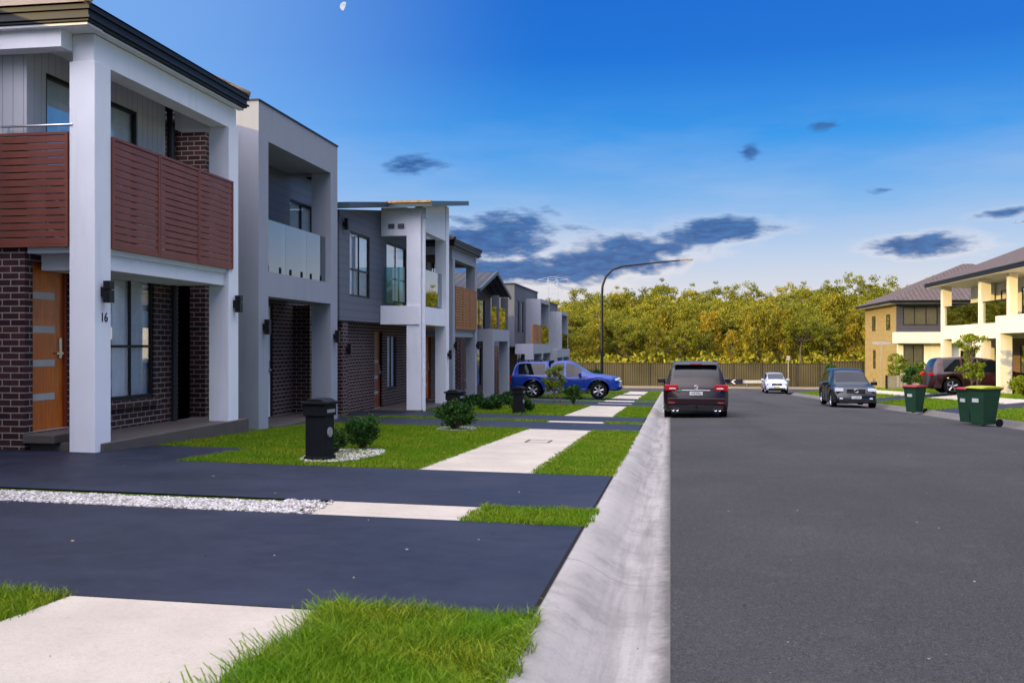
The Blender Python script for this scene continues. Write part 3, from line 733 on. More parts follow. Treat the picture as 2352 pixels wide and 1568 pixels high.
alloy=plain('alloy',(.42,.43,.45),.3,.05,metal=.9,obj=True); darkalloy=plain('dark_alloy',(.05,.05,.055),.35,.05,metal=.8,obj=True)
chrome=plain('chrome',(.6,.6,.62),.15,.02,metal=1,obj=True)
redlens=plain('red_lens',(.34,.005,.010),.2,.1,obj=True); whitelens=plain('clear_lens',(.5,.53,.57),.1,.1,spec=.9,obj=True)
platew=plain('plate_white',(.5,.5,.5),.5,.05,obj=True); platey=plain('plate_yellow',(.65,.5,.05),.5,.05,obj=True); inkm=plain('ink',(.01,.01,.02),.5,obj=True)
under=plain('underbody',(.003,.003,.003),.9,obj=True,spec=.1)

def build_car(label,cat,loc,rot,sp):
    r=root('parked_car',(0,0,0),label,cat,'cars parked along the street')
    L,W,H=sp['L'],sp['W'],sp['H']; P=np.array(sp['prof'],float)
    st=np.arange(0,L+.001,.045); st=np.append(st,L) if st[-1]<L-.005 else st
    k=np.array([1,2,3,2,1.]);k/=k.sum()
    def ch(i,sm=True):
        v=np.interp(st,P[:,0],P[:,i])
        if sm:
            vp=np.pad(v,2,mode='edge'); vs=np.convolve(vp,k,'valid'); vs[0]=v[0];vs[-1]=v[-1]; return vs
        return v
    zb,zr,w,wr=ch(1),ch(2),ch(3),ch(4)
    zl=np.full(len(st),sp.get('clear',.24)); zl=zl+np.clip(.12-st,0,.12)*.8+np.clip(st-(L-.15),0,.2)*.8
    rw=sp['rw']; Ra=rw+sp.get('arch',.065)
    for yw in sp['wy']:
        dd=Ra**2-(st-yw)**2; a=np.where(dd>0,rw+np.sqrt(np.maximum(dd,0)),0); zl=np.maximum(zl,a)
    rings=[]
    for i,y in enumerate(st):
        a,b,c,W_,R=zl[i],zb[i],zr[i],w[i],wr[i]
        h=b-a
        half=[(0,a),(.86*W_,a),(.965*W_,a+.05*h+.01),(.985*W_,a+.25*h),(W_,a+.55*h),(.99*W_,a+.8*h),(.965*W_,b-.03),(.93*W_,b),
              (.93*W_*.45+R*.55,b+(c-b)*.55),(R,b+(c-b)*.88),(R*.93,b+(c-b)*.97),(R*.6,c+.008),(0,c+.018)]
        ring=half+[(-x,z) for x,z in half[-2:0:-1]]
        out=[]
        for x,z in ring:
            yy=y
            t=min(max((z-.56)/.14,0),1); t=t*t*(3-2*t)
            yy+=sp.get('tuck',.07)*t*max(0,1-y/.4); yy-=sp.get('ftuck',.1)*t*max(0,1-(L-y)/.5)
            q=abs(x)/(W/2); yy+=.10*q**3*max(0,1-y/.35); yy-=.22*q**3*max(0,1-(L-y)/.6)
            out.append((x,yy,z))
        rings.append(out)
    nr=len(rings[0]); nh=12
    body=MB()
    for rr in rings: body.v+=rr
    F={}
    def band(j): return j if j<nh else nr-1-j
    for i in range(len(st)-1):
        ym=(st[i]+st[i+1])/2
        for j in range(nr):
            b=band(j); key='body'
            side=b in (7,8)
            gs=[g for g in sp['side'] if g[0]<ym<g[1]]
            if side and gs and zr[i]-zb[i]>.18: key=('side_window',sp['side'].index(gs[0]),j<nh)
            if b in(10,11) and sp['ws'][0]<ym<sp['ws'][1]: key=('windscreen',)
            if sp['rw_'][0]<ym<sp['rw_'][1] and b in (10,11): key=('rear_window',)
            if b==0: key='under'
            F.setdefault(key,[]).append((i*nr+j,i*nr+(j+1)%nr,(i+1)*nr+(j+1)%nr,(i+1)*nr+j))
    o=(len(st)-1)*nr
    F['body'].append(tuple(range(nr-1,-1,-1))); F['body'].append(tuple(range(o,o+nr)))
    allv=body.v
    def mk(name,faces,mat,shift=0,parent=r):
        used=sorted(set(x for f in faces for x in f)); mp={u:n for n,u in enumerate(used)}
        m=MB(); m.v=[allv[u] for u in used]; m.f=[tuple(mp[x] for x in f) for f in faces]; m.m=[0]*len(faces)
        return m.obj(name,mat,parent,smooth=True,angle=50)
    mk('body',F['body'],sp['paint'])
    mk('underbody',F['under'],under)
    for kx,fs in F.items():
        if isinstance(kx,tuple): mk(kx[0],fs,carglass)
    for s in(-1,1):
        a=sp['wy'][0]+Ra+.02; b=sp['wy'][1]-Ra-.02; c=sp.get('clear',.24)
        MB().box(s*(W/2-.05),s*(W/2+.004),a,b,c-.01,c+.09).obj('side_sill',sp.get('clad',plastic),r,bevel=.02)
    for yw in sp['wy']:
        for s in (-1,1):
            cx=s*(W/2-.13); wm=MB().cyl((cx-s*.06,yw,rw),(cx+s*.02,yw,rw),rw*.45,n=18).obj('wheel',darkalloy,r)
            t=MB(); wd=.11
            t.lathe([(-wd,rw*.66),(-wd,rw*.9),(-wd*.75,rw),(wd*.75,rw),(wd,rw*.9),(wd,rw*.66)],'x',(cx,yw,rw),28); t.obj('tyre',rubber,wm,smooth=True)
            m=MB(); m.lathe([(-s*.08,rw*.64),(s*.09,rw*.67),(s*.1,rw*.62),(s*.02,rw*.58)],'x',(cx,yw,rw),28)
            for q in range(sp.get('spokes',5)):
                an=2*math.pi*q/sp.get('spokes',5)+.3
                for da in (-.09,.09):
                    c,sn=math.cos(an),math.sin(an); c2,s2=math.cos(an+da),math.sin(an+da)
                    m.cyl((cx+s*.07,yw+c*rw*.08,rw+sn*rw*.08),(cx+s*.075,yw+c2*rw*.62,rw+s2*rw*.62),rw*.06,rw*.045,n=6)
            m.cyl((cx+s*.03,yw,rw),(cx+s*.095,yw,rw),rw*.16,n=12)
            m.obj('rim',sp.get('rim',alloy),wm,smooth=True)
            MB().cyl((cx-s*.1,yw,rw),(cx,yw,rw),rw*.62,n=20).obj('brake_disc',under,wm)
    for s in (-1,1):
        m=MB(); my=sp['mir'][0]; mz=sp['mir'][1]; m.box(s*(W/2-.05),s*(W/2+.2),my-.05,my+.08,mz,mz+.15); m.box(s*(W/2-.12),s*(W/2),my-.01,my+.05,mz+.01,mz+.06); m.obj('mirror',sp['paint'],r,smooth=True,bevel=.04)
    for s in (-1,1):
        for y in sp['doors']:
            MB().box(s*(W/2-.04),s*(W/2+.002),y-.006,y+.006,sp.get('clear',.24)+.12,sp['beltz']-.04).obj('door_gap',under,r)
        for y in sp['handles']: MB().box(s*(W/2-.02),s*(W/2+.022),y-.09,y+.09,sp['beltz']-.17,sp['beltz']-.135).obj('door_handle',sp.get('handm',sp['paint']),r,bevel=.01)
    for d in sp.get('details',[]): 
        name,mat,boxes=d
        for bx in boxes: MB().box(*bx).obj(name,mat,r,bevel=.012)
    if 'custom' in sp: sp['custom'](r)
    r.location=loc; r.rotation_euler=(0,0,rot)
    return r
def ring_emblem(r,y,z,rad,mat,wing=True,bar=False):
    m=MB(); n=20
    for i in range(n):
        a=2*math.pi*i/n;b=2*math.pi*(i+1)/n
        m.cyl((rad*1.2*math.cos(a),y,z+rad*.95*math.sin(a)),(rad*1.2*math.cos(b),y,z+rad*.95*math.sin(b)),rad*.13,n=6)
    if wing:
        pts=[(-1.1,.35),(-.55,.3),(0,-.45),(.55,.3),(1.1,.35)]
        for a,b in zip(pts[:-1],pts[1:]): m.cyl((a[0]*rad,y,z+a[1]*rad),(b[0]*rad,y,z+b[1]*rad),rad*.13,n=6)
    if bar: m.box(-rad*1.6,rad*1.6,y-.008,y+.008,z-rad*.22,z+rad*.22)
    m.obj('emblem',mat,r,smooth=True)
def plate(r,txt,y,z,front=False,pm=None):
    m=MB(); s=1 if front else -1
    m.box(-.19,.19,y-.006,y+.006,z-.055,z+.055); p=m.obj('number_plate',pm or platew,r)
    text_part('plate_text',txt,.1,(0,y+s*.008,z),(math.pi/2,0,math.pi if front else 0),inkm,p,ext=.001)

SUVP=[(0,.93,.95,.84,.74),(.06,1.0,1.06,.92,.74),(.16,1.05,1.33,.955,.73),(.36,1.06,1.62,.97,.70),(.55,1.06,1.69,.97,.69),(1.5,1.05,1.73,.97,.69),
      (2.4,1.03,1.71,.97,.68),(2.95,1.01,1.62,.97,.66),(3.75,.99,1.09,.965,.72),(4.3,.95,1.0,.95,.76),(4.75,.86,.90,.91,.74),(5.0,.74,.78,.85,.7),(5.07,.66,.70,.80,.66)]
def scaled(prof,L,W,H): return [(a*L/5.07,b*H/1.73,c*H/1.73,d*W/1.94,e*W/1.94) for a,b,c,d,e in prof]
def cust1(r):
    ring_emblem(r,.045,.985,.055,chrome)
    plate(r,'AR30LJ',.03,.80)
    text_part('model_badge','CX-9',.075,(.62,.04,.86),(math.pi/2,0,0),chrome,r,ext=.002)
    for x in (-.68,-.56,.56,.68):
        m=MB(); m.lathe([(0,.038),(-.01,.05),(.12,.05)],'y',(x,-.03,.33),14); m.obj('exhaust_pipe',chrome,r,smooth=True)
    m=MB(); m.cyl((0,.03,.40),(0,-.12,.42),.02,n=8); m.cyl((0,-.12,.42),(0,-.12,.48),.03,n=10); m.obj('tow_bar',plastic,r)
    for s in (-1,1):
        m=MB(); m.box(s*.60,s*.63,.6,2.7,1.735,1.765); 
        for y in (.65,1.6,2.6): m.box(s*.60,s*.63,y-.03,y+.03,1.70,1.74)
        m.obj('roof_rail',plastic,r,bevel=.01)
    m=MB(); m.prism([(.20,1.655),(.26,1.715),(.62,1.74),(.62,1.70)],'x',-.64,.64); m.obj('spoiler',p_maroon,r,bevel=.01)
    MB().box(-.18,.18,.19,.2,1.668,1.69).obj('brake_light',redlens,r)
    m=MB(); m.cyl((-.35,.20,1.19),(.1,.17,1.15),.012,n=6); m.obj('wiper',plastic,r)
    MB().box(-.62,-.45,.03,.05,.87,.89).obj('sticker',plain('sticker_green',(.05,.3,.1),.5,obj=True),r)
SUV=dict(L=5.07,W=1.94,H=1.73,prof=SUVP,rw=.37,wy=(1.08,3.96),side=[(.62,1.35),(1.42,2.2),(2.27,3.3)],ws=(2.98,3.72),rw_=(.13,.40),mir=(3.2,1.0),doors=(1.38,2.24,3.25),handles=(1.62,2.45),beltz=1.04,spokes=5)
s1=dict(SUV); s1.update(paint=p_maroon,custom=cust1,handm=chrome,details=[
 ('taillight',redlens,[(.54,.93,.025,.28,.885,1.055)]),('taillight',redlens,[(-.93,-.54,.025,.28,.885,1.055)]),
 ('reverse_light',whitelens,[(.60,.80,.014,.1,.925,.96),(-.80,-.60,.014,.1,.925,.96)]),
 ('chrome_strip',chrome,[(-.42,.42,.03,.08,.885,.90)]),
 ('rear_bumper',p_maroon,[(-.85,.85,-.02,.14,.47,.66)]),('bumper_insert',plastic,[(-.80,.80,-.01,.14,.27,.45)]),
 ('reflector',redlens,[(.62,.82,-.028,0,.50,.54),(-.82,-.62,-.028,0,.50,.54)])])
build_car('dark maroon people-mover SUV parked against the kerb, rear view','car',(.76,30.2,float(rz(32.5))+.01),0,s1)
def frontdet(W,L,z=.72,gr=.5):
    a=W/2
    return [('headlight',whitelens,[(a-.42,a-.10,L-.36,L-.16,z,z+.13)]),('headlight',whitelens,[(-a+.10,-a+.42,L-.36,L-.16,z,z+.13)]),
            ('grille',plastic,[(-.36,.36,L-.16,L-.075,z-.03,z+.10)]),('front_bumper',plastic,[(-a+.25,a-.25,L-.12,L+.012,.28,.42)]),
            ('fog_light',whitelens,[(a-.38,a-.26,L-.12,L-.02,.40,.47),(-a+.26,-a+.38,L-.12,L-.02,.40,.47)])]
def cust2(r):
    L=4.33; ring_emblem(r,L-.06,.76,.07,chrome,False,True); plate(r,'TCB50V',L+.02,.50,True)
    for z in (.70,.81): MB().box(-.36,.36,L-.075,L-.06,z,z+.012).obj('chrome_strip',chrome,r)
s2=dict(L=4.33,W=1.80,H=1.61,prof=scaled(SUVP,4.33,1.80,1.61),rw=.34,wy=(.85,3.45),side=[(.55,1.15),(1.22,1.9),(1.97,2.8)],ws=(2.55,3.17),rw_=(.11,.34),mir=(2.75,.93),doors=(1.18,1.94,2.8),handles=(1.4,2.1),beltz=.96,paint=p_black,custom=cust2,details=frontdet(1.8,4.33))
build_car('black crossover parked at the kerb facing up the street','car',(7.42,46.2,float(rz(44))+.01),math.pi,s2)
def cust3(r):
    L=3.65; ring_emblem(r,L-.05,.76,.06,chrome,False,False); plate(r,'BD 76 RX',L+.02,.48,True,platey)
s3=dict(L=3.65,W=1.66,H=1.5,prof=[(0,.85,.88,.74,.62),(.1,.93,1.1,.80,.62),(.3,.95,1.38,.83,.60),(.5,.95,1.46,.83,.59),(1.4,.94,1.5,.83,.59),(2.0,.93,1.44,.83,.58),(2.85,.90,1.0,.82,.6),(3.2,.85,.88,.80,.64),(3.5,.72,.76,.76,.6),(3.65,.6,.64,.7,.55)],rw=.29,wy=(.6,2.98),side=[(.45,1.1),(1.17,2.3)],ws=(2.03,2.8),rw_=(.09,.32),mir=(2.25,.9),doors=(1.13,2.4),handles=(1.35,),beltz=.93,paint=p_silver,custom=cust3,details=frontdet(1.66,3.65,.66))
build_car('small silver hatchback parked at the far end of the street','car',(7.7,78.5,float(rz(76))+.01),math.pi,s3)
s4=dict(SUV); s4.update(L=4.9,W=1.9,H=1.66,prof=scaled(SUVP,4.9,1.9,1.66),wy=(1.0,3.85),paint=p_wine,beltz=1.0,mir=(3.05,.95),ws=(2.88,3.6),details=[('taillight',redlens,[(.55,.88,.03,.3,.84,.97)]),('taillight',redlens,[(-.88,-.55,.03,.3,.84,.97)])])
build_car('dark wine SUV parked nose-in on the driveway beneath the balcony','car',(11.5,48.1,float(gz(13.3,48.1))-.0),-math.pi/2,s4)
def cust5(r):
    for s in (-1,1): MB().box(s*.90,s*.937,1.93,1.955,.5,1.06).obj('tray_gap',under,r)
    MB().box(-.73,.73,1.90,1.97,1.07,1.77).obj('canopy_gap',under,r)
    for s in(-1,1):
        m=MB(); m.box(s*.55,s*.58,.3,1.6,1.76,1.79)
        for y in (.4,.9,1.5): m.box(s*.55,s*.58,y-.03,y+.03,1.71,1.77)
        m.obj('roof_rail',plastic,r)
        m=MB(); m.box(s*.80,s*1.0,2.35,3.7,.33,.37); m.obj('side_step',plastic,r,bevel=.015)
        MB().box(s*.925,s*.94,2.1,3.7,1.045,1.06).obj('chrome_strip',chrome,r)
    for yw in (1.12,4.22):
        for s in (-1,1):
            m=MB(); R0=.50
            for i in range(14):
                a=math.pi*i/14;b=math.pi*(i+1)/14
                m.poly([(s*.935,yw+R0*math.cos(a),.39+R0*math.sin(a)),(s*.935,yw+R0*math.cos(b),.39+R0*math.sin(b)),(s*.975,yw+(R0+.05)*math.cos(b),.39+(R0+.05)*math.sin(b)),(s*.975,yw+(R0+.05)*math.cos(a),.39+(R0+.05)*math.sin(a))])
                m.poly([(s*.975,yw+(R0+.05)*math.cos(a),.39+(R0+.05)*math.sin(a)),(s*.975,yw+(R0+.05)*math.cos(b),.39+(R0+.05)*math.sin(b)),(s*.90,yw+(R0+.10)*math.cos(b),.39+(R0+.10)*math.sin(b)),(s*.90,yw+(R0+.10)*math.cos(a),.39+(R0+.10)*math.sin(a))])
            m.obj('wheel_arch_flare',p_blue,r)
    m=MB(); m.cyl((.5,3.3,1.7),(.5,3.25,2.0),.008,n=5); m.obj('aerial',plastic,r)
UTE=[(0,1.05,1.08,.90,.76),(.05,1.09,1.16,.925,.74),(.14,1.11,1.42,.93,.70),(.32,1.12,1.66,.93,.68),(.6,1.12,1.72,.93,.68),(1.80,1.11,1.73,.93,.68),(1.90,1.09,1.66,.93,.67),(1.98,1.08,1.62,.93,.66),(2.2,1.07,1.74,.93,.66),(2.6,1.06,1.77,.93,.65),(2.9,1.06,1.73,.93,.64),(3.1,1.05,1.63,.93,.64),(3.85,1.08,1.17,.93,.76),(4.4,1.05,1.12,.925,.78),(4.95,.98,1.04,.90,.76),(5.2,.86,.92,.85,.70),(5.33,.68,.72,.78,.62)]
s5=dict(L=5.33,W=1.86,H=1.77,clear=.40,arch=.11,prof=UTE,rw=.39,wy=(1.12,4.22),side=[(.45,1.72),(2.16,2.62),(2.70,3.42)],ws=(3.15,3.8),rw_=(.06,.24),mir=(3.35,1.08),doors=(2.05,2.66,3.55),handles=(2.3,2.9),beltz=1.06,spokes=6,rim=alloy,paint=p_blue,custom=cust5,clad=p_blue,
 details=[('headlight',whitelens,[(.56,.85,4.98,5.14,.86,.96)]),('headlight',whitelens,[(-.85,-.56,4.98,5.14,.86,.96)]),('grille',chrome,[(-.5,.5,5.15,5.26,.6,.85)]),('fog_light',whitelens,[(.6,.75,5.1,5.2,.52,.62),(-.75,-.6,5.1,5.2,.52,.62)]),
 ('taillight',redlens,[(.78,.9,.02,.14,.8,1.05)]),('taillight',redlens,[(-.9,-.78,.02,.14,.8,1.05)]),('rear_bumper',chrome,[(-.85,.85,-.1,.1,.45,.6)])])
build_car('bright blue ute with canopy parked across a driveway','ute',(-7.5,47.0,float(gz(-4.9,47))+.02),-math.pi/2,s5)

# ------------------------------------------------------------------ wheelie bins
bin_g=plain('bin_green',(.004,.028,.012),.6,.2,obj=True); lid_y=plain('lid_yellow',(.27,.26,.01),.55,.1,obj=True); lid_r=plain('lid_red',(.22,.010,.014),.55,.1,obj=True)
bin_lab=plain('bin_label',(.3,.34,.33),.6,obj=True)
def bin_(loc,rot,lid,label,sc=1.):
    r=root('wheelie_bin',(0,0,0),label,'bin','kerbside wheelie bins')
    m=MB()
    def ringp(w,d,z,y=0): return [(-w,-d+y,z),(w,-d+y,z),(w,d+y,z),(-w,d+y,z)]
    rs=[ringp(.20,.20,.06,-.03),ringp(.23,.25,.5,-.02),ringp(.26,.30,.93,0),ringp(.28,.33,.93,0),ringp(.28,.33,.97,0)]
    for q in rs: m.v+=q
    for a in range(len(rs)-1):
        for i in range(4): m.f.append((a*4+i,a*4+(i+1)%4,(a+1)*4+(i+1)%4,(a+1)*4+i)); m.m.append(0)
    m.f.append((3,2,1,0)); m.m.append(0)
    m.obj('body',bin_g,r,bevel=.02)
    m=MB(); m.prism([(-.36,.97),(-.36,1.0),(-.2,1.03),(.2,1.035),(.34,1.01),(.34,.97)],'x',-.29,.29); m.obj('lid',lid,r,bevel=.012)
    m=MB(); m.cyl((-.25,.39,.97),(.25,.39,.97),.018,n=8); m.box(-.25,-.22,.32,.40,.95,.99);m.box(.22,.25,.32,.40,.95,.99); m.obj('handle',bin_g,r)
    for s in (-1,1): MB().cyl((s*.22,.25,.1),(s*.28,.25,.1),.1,n=18).obj('wheel',rubber,r)
    m=MB(); m.box(-.1,.1,-.305,-.285,.62,.72); m.obj('label_plate',bin_lab,r)
    r.location=loc; r.rotation_euler=(0,0,rot); r.scale=(sc,)*3
bin_((7.97,27.2,float(rz(27.2))+.0),math.radians(-60),lid_y,'green wheelie bin with yellow lid standing in the gutter')
bin_((7.98,28.3,float(rz(28.3))+.01),math.radians(-68),lid_r,'green wheelie bin with red lid behind the yellow-lidded one',.95)
bin_((8.4,36.4,float(rz(36.4))+.0),math.radians(-50),lid_r,'green wheelie bin with red lid alone by the kerb',.95)

# ------------------------------------------------------------------ letterboxes
lb_m=plain('letterbox_black',(.004,.005,.007),.7,.2,12,bmp=.2,bscale=60,obj=True,spec=.15); numm=plain('number_disc',(.2,.21,.22),.4,obj=True)
def letterbox(loc):
    r=root('letterbox',(0,0,0),'black masonry letterbox pillar with capped top on the lawn','letterbox','letterboxes along the footpath')
    m=MB(); m.box(-.13,.13,-.13,.13,-.1,.56); m.box(-.145,.145,-.145,.145,0,.07); m.obj('pillar',lb_m,r,bevel=.008)
    m=MB(); m.box(-.15,.15,-.15,.15,.56,.70); m.box(-.175,.175,-.175,.175,.70,.735); m.prism([(-.15,.735),(.15,.735),(.08,.77),(-.08,.77)],'y',-.15,.15); m.obj('letterbox_head',lb_m,r,bevel=.008)
    MB().box(.15,.156,-.10,.10,.60,.64).obj('mail_slot',numm,r)
    m=MB(); m.cyl((.13,.0,.36),(.145,.0,.36),.06,n=20); m.obj('number_disc',numm,r)
    r.location=loc; r.rotation_euler=(0,0,math.radians(-8))
for x,y in ((-4.25,11.7),(-4.35,19.9),(-4.15,27.3)): letterbox((x,y,float(gz(x,y))))

# ------------------------------------------------------------------ street lamp
def lamp():
    r=root('street_lamp',(-5.1,75.2,float(gz(-5.1,75.2))),'tall black street lamp with long curved outreach arm','street lamp')
    z0=float(gz(-5.1,75.2))
    m=MB(); x=-5.1; pts=[(x,z0-.2),(x,z0+2),(x,1.23+3.6),(x+.05,1.23+4.4),(x+.3,1.23+5.1),(x+.8,1.23+5.6),(x+1.5,1.23+5.85),(x+3,1.23+6.0),(x+5.9,1.23+6.25)]
    rad=[.13,.12,.10,.09,.085,.08,.075,.07,.05]
    for i in range(len(pts)-1): m.cyl((pts[i][0],75.2,pts[i][1]),(pts[i+1][0],75.2,pts[i+1][1]),rad[i],rad[i+1],n=12)
    m.obj('pole',blackmetal,r,smooth=True)
    m=MB(); m.box(x+5.8,x+6.75,75.08,75.32,1.23+6.2,1.23+6.36); m.obj('lamp_head',plain('lamp_grey',(.2,.2,.18),.5),r,bevel=.04)
    m=MB(); m.box(x+6.1,x+6.7,75.1,75.3,1.23+6.16,1.23+6.2); m.obj('lamp_glass',frost,r)
lamp()
fence_m=plain('fence_olive',(.058,.049,.022),.6,.25,.5); fpost=plain('fence_post_olive',(.04,.034,.017),.5)
def fence(x0,x1,y,zt,h,label):
    z=zt-h
    r=root('metal_fence',((x0+x1)/2,y,z),label,'fence')
    m=MB(); x=x0
    while x<x1:
        for a,b,ya,yb in ((0,.07,0,0),(.07,.1,0,.04),(.1,.17,.04,.04),(.17,.2,.04,0)):
            m.poly([(x+a,y+ya,z-.3),(x+b,y+yb,z-.3),(x+b,y+yb,zt),(x+a,y+ya,zt)])
        x+=.2
    m.obj('fence_sheet',fence_m,r)
    x=x0
    while x<=x1+.01: MB().box(x-.03,x+.03,y-.05,y-.01,z-.3,zt+.02).obj('fence_post',fpost,r); x+=2.4
    MB().box(x0,x1,y-.03,y+.05,zt+.003,zt+.045).obj('fence_rail',fpost,r)
fence(-9,18,88.5,-.45,2.1,'long olive corrugated metal fence at the end of the street')
fence(12.6,18,82.3,-.15,2.0,'short olive corrugated metal fence beside the brick house')
def sidefence():
    r=root('metal_fence',(14.6,64,-1.6),'low grey slatted fence beside the lawn','fence')
    g_=plain('fence_grey',(.16,.15,.13),.6)
    each('slat',g_,r,[(12.95,14.85,63.0,63.05,-1.75+i*.12,-1.65+i*.12) for i in range(9)])
    each('fence_post',fascia,r,[(12.85,12.95,62.95,63.1,-2,-.65),(14.85,14.95,62.95,63.1,-2,-.65)])
sidefence()
def chevron():
    r=root('direction_board',(6,84.5,-2.6),'black and white chevron board on a low white rail','road sign')
    each('post',metal,r,[(x,x+.08,84.48,84.56,-2.7,-1.75) for x in (4.2,6.2,7.4)])
    m=MB(); m.box(4.,7.6,84.42,84.47,-2.0,-1.76); m.obj('rail',plain('rail_grey',(.33,.33,.32),.6),r,bevel=.01)
    m=MB(); m.box(4.6,5.9,84.36,84.40,-2.08,-1.68); b=m.obj('board',inkm,r)
    m=MB(); q=5.2
    m.prism([(q-.24,-1.88),(q,-1.70),(q+.16,-1.70),(q-.08,-1.88),(q+.16,-2.06),(q,-2.06)],'y',84.34,84.355)
    m.obj('chevron_mark',platew,b)
chevron()
def sign(x,y,z0,h,w,bh,label,m_=None):
    r=root('street_sign',(x,y,z0),label,'sign')
    MB().cyl((x,y,z0-.2),(x,y,z0+h),.03,n=8).obj('post',metal,r)
    MB().box(x-w/2,x+w/2,y-.05,y-.04,z0+h-bh,z0+h).obj('sign_plate',m_ or plain('sign_pale',(.25,.25,.24),.6),r)
sign(9.3,82,-2.6,2.9,.26,.34,'small white sign on a post at the road end')
sign(13.2,66,float(gz(13.2,66)),3.0,1.1,.18,'white street name blade on a post')

# ------------------------------------------------------------------ vegetation
def rand_dirs(n): 
    v=rng.normal(size=(n,3)); return v/np.linalg.norm(v,axis=1,keepdims=True)
def leafquads(C,size,droop=0.,aspect=.6):
    n=len(C); a=rand_dirs(n); 
    if droop: a[:,2]-=droop; a/=np.linalg.norm(a,axis=1,keepdims=True)
    b=np.cross(a,rand_dirs(n)); b/=np.linalg.norm(b,axis=1,keepdims=True)+1e-9
    s=(size*rng.uniform(.6,1.3,n))[:,None]
    a=a*s;b=b*s*aspect
    V=np.stack([C-a,C+b*.9,C+a,C-b*.9],1).reshape(-1,3)
    i=np.arange(n)*4; T=np.concatenate([np.stack([i,i+1,i+2],1),np.stack([i,i+2,i+3],1)])
    return V,T
def make_tree(kind,seed):
    random.seed(seed)
    mb=MB(); clumps=[]
    if kind=='gum':
        tips=[]
        x=y=0; pts=[(0,0,-.3)]
        for i in range(4):
            x+=random.uniform(-.25,.25);y+=random.uniform(-.25,.25); pts.append((x,y,1.6*(i+1)))
        for i in range(4): mb.cyl(pts[i],pts[i+1],.20-.04*i,.16-.04*i,n=8)
        for k in range(12):
            b=Vector(pts[random.choice((2,3,3,4))]); an=random.uniform(0,6.28); ln=random.uniform(1.6,3.6)
            t=b+Vector((math.cos(an)*ln*.8,math.sin(an)*ln*.8,ln*random.uniform(.3,1.1))); mid=(b+t)/2+Vector((0,0,-.15))
            mb.cyl(b,mid,.08,.05,n=6);mb.cyl(mid,t,.05,.02,n=6); tips.append(t)
            for q in range(2):
                t2=mid+Vector((random.uniform(-1.2,1.2),random.uniform(-1.2,1.2),random.uniform(.0,1.5))); mb.cyl(mid,t2,.035,.012,n=5); tips.append(t2)
        for t in tips:
            for q in range(3):
                clumps.append((t+Vector((random.gauss(0,.5),random.gauss(0,.5),random.gauss(.05,.4))),random.uniform(.25,.72),.7))
        C=[]
        for c,rad,fl in clumps:
            n=int(190*rad*rad+26); d=rand_dirs(n)*(rng.uniform(.3,1.15,n)[:,None])*rad; d[:,2]*=fl; C.append(d+np.array(c))
        C=np.concatenate(C); V,T=leafquads(C,.105,.5)
    else:
        mb.cyl((0,0,-.3),(0.1,0,3.5),.13,.09,n=7); mb.cyl((.1,0,3.5),(random.uniform(-.3,.3),0,7),.09,.02,n=6)
        C=[]
        for k in range(80):
            z=random.uniform(.6,7.3); R=(1.9*(1-(z/8)**1.6)+.25)*random.uniform(.4,1.25); an=random.uniform(0,6.28)
            t=Vector((math.cos(an)*R,math.sin(an)*R,z)); mb.cyl((0.1,0,max(.5,z-.6*R)),t,.03,.01,n=4)
            n=80; d=rand_dirs(n)*(rng.uniform(.2,1.1,n)[:,None])*.45; d[:,2]*=1.6; d[:,2]-=.3; C.append(d+np.array(t))
        C=np.concatenate(C); V,T=leafquads(C,.165,1.3,.3)
    return mb,V,T
def tree_thing(kind,seed,name,label):
    mb,V,T=make_tree(kind,seed)
    r=root(name,(0,0,0),label,'tree','trees at the edge of the wood')
    mb.obj('trunk',bark,r,smooth=True)
    me=npmesh('crown',V,T,leaf_gum if kind=='gum' else leaf_cas); o=bpy.data.objects.new('crown',me); COL.objects.link(o); o.parent=r
    return r
gums=[tree_thing('gum',s,'gum_tree','tall gum tree with open clumped crown in evening sun') for s in (11,12,13,14,15)]
cass=[tree_thing('cas',s,'casuarina_tree','golden drooping casuarina in evening sun behind the fence') for s in (21,22,23,24)]
def skyline(px):
    xs_=[1240,1320,1400,1480,1600,1720,1850,1920,2100,2300]; hs=[685,655,655,636,642,646,634,622,626,634]
    return (790-np.interp(px,xs_,hs))/2287.
def place(src,x,y,H,h0):
    z=float(rz(y))-.05; sc=(H)/h0
    return copy_thing(src,src.name.split('.')[0],(x,y,z),random.uniform(0,6.28),sc)
def pxof(x,y):
    d=-.157*x+.9876*y; return 1540+2316*x/d,d
random.seed(5)
for row,(Y,step,kind) in enumerate(((101,2.1,'mix'),(106,2.2,'mix'),(112,2.6,'gum'),(122,3.0,'gum'),(134,3.4,'gum'))):
    x=-16 if row<2 else -20
    xe=34+row*4
    while x<xe:
        xx=x+random.uniform(-.8,.8); yy=Y+random.uniform(-1.8,1.8); px,d=pxof(xx,yy)
        if px>1215:
            ang=float(skyline(px)); top=1.23+ang*d - float(rz(yy))
            if kind=='mix':
                H=max(top*random.uniform(.55,.85)-.4,4)
                if random.random()<.62: place(random.choice(cass),xx,yy,H,7.6)
                else: place(random.choice(gums),xx,yy,H,9.0)
            else:
                fac={2:.85,3:.95,4:1.0}[row]*random.uniform(.90,1.04); place(random.choice(gums),xx,yy,top*fac,9.4)
        x+=step*random.uniform(.8,1.25)
for i,s in enumerate(gums+cass):
    xx=-6+i*5; s.location=(xx,109,float(rz(109))); s.scale=(.85,)*3
n=90000
X=rng.uniform(-24,52,n); Y=rng.uniform(98,138,n)
px=1540+2316*X/(-.157*X+.9876*Y); top=1.23+(790-np.interp(px,[1240,1320,1400,1480,1600,1720,1850,1920,2100,2300],[700,680,672,657,662,664,657,647,647,652]))/2287.*Y-rz(Y)
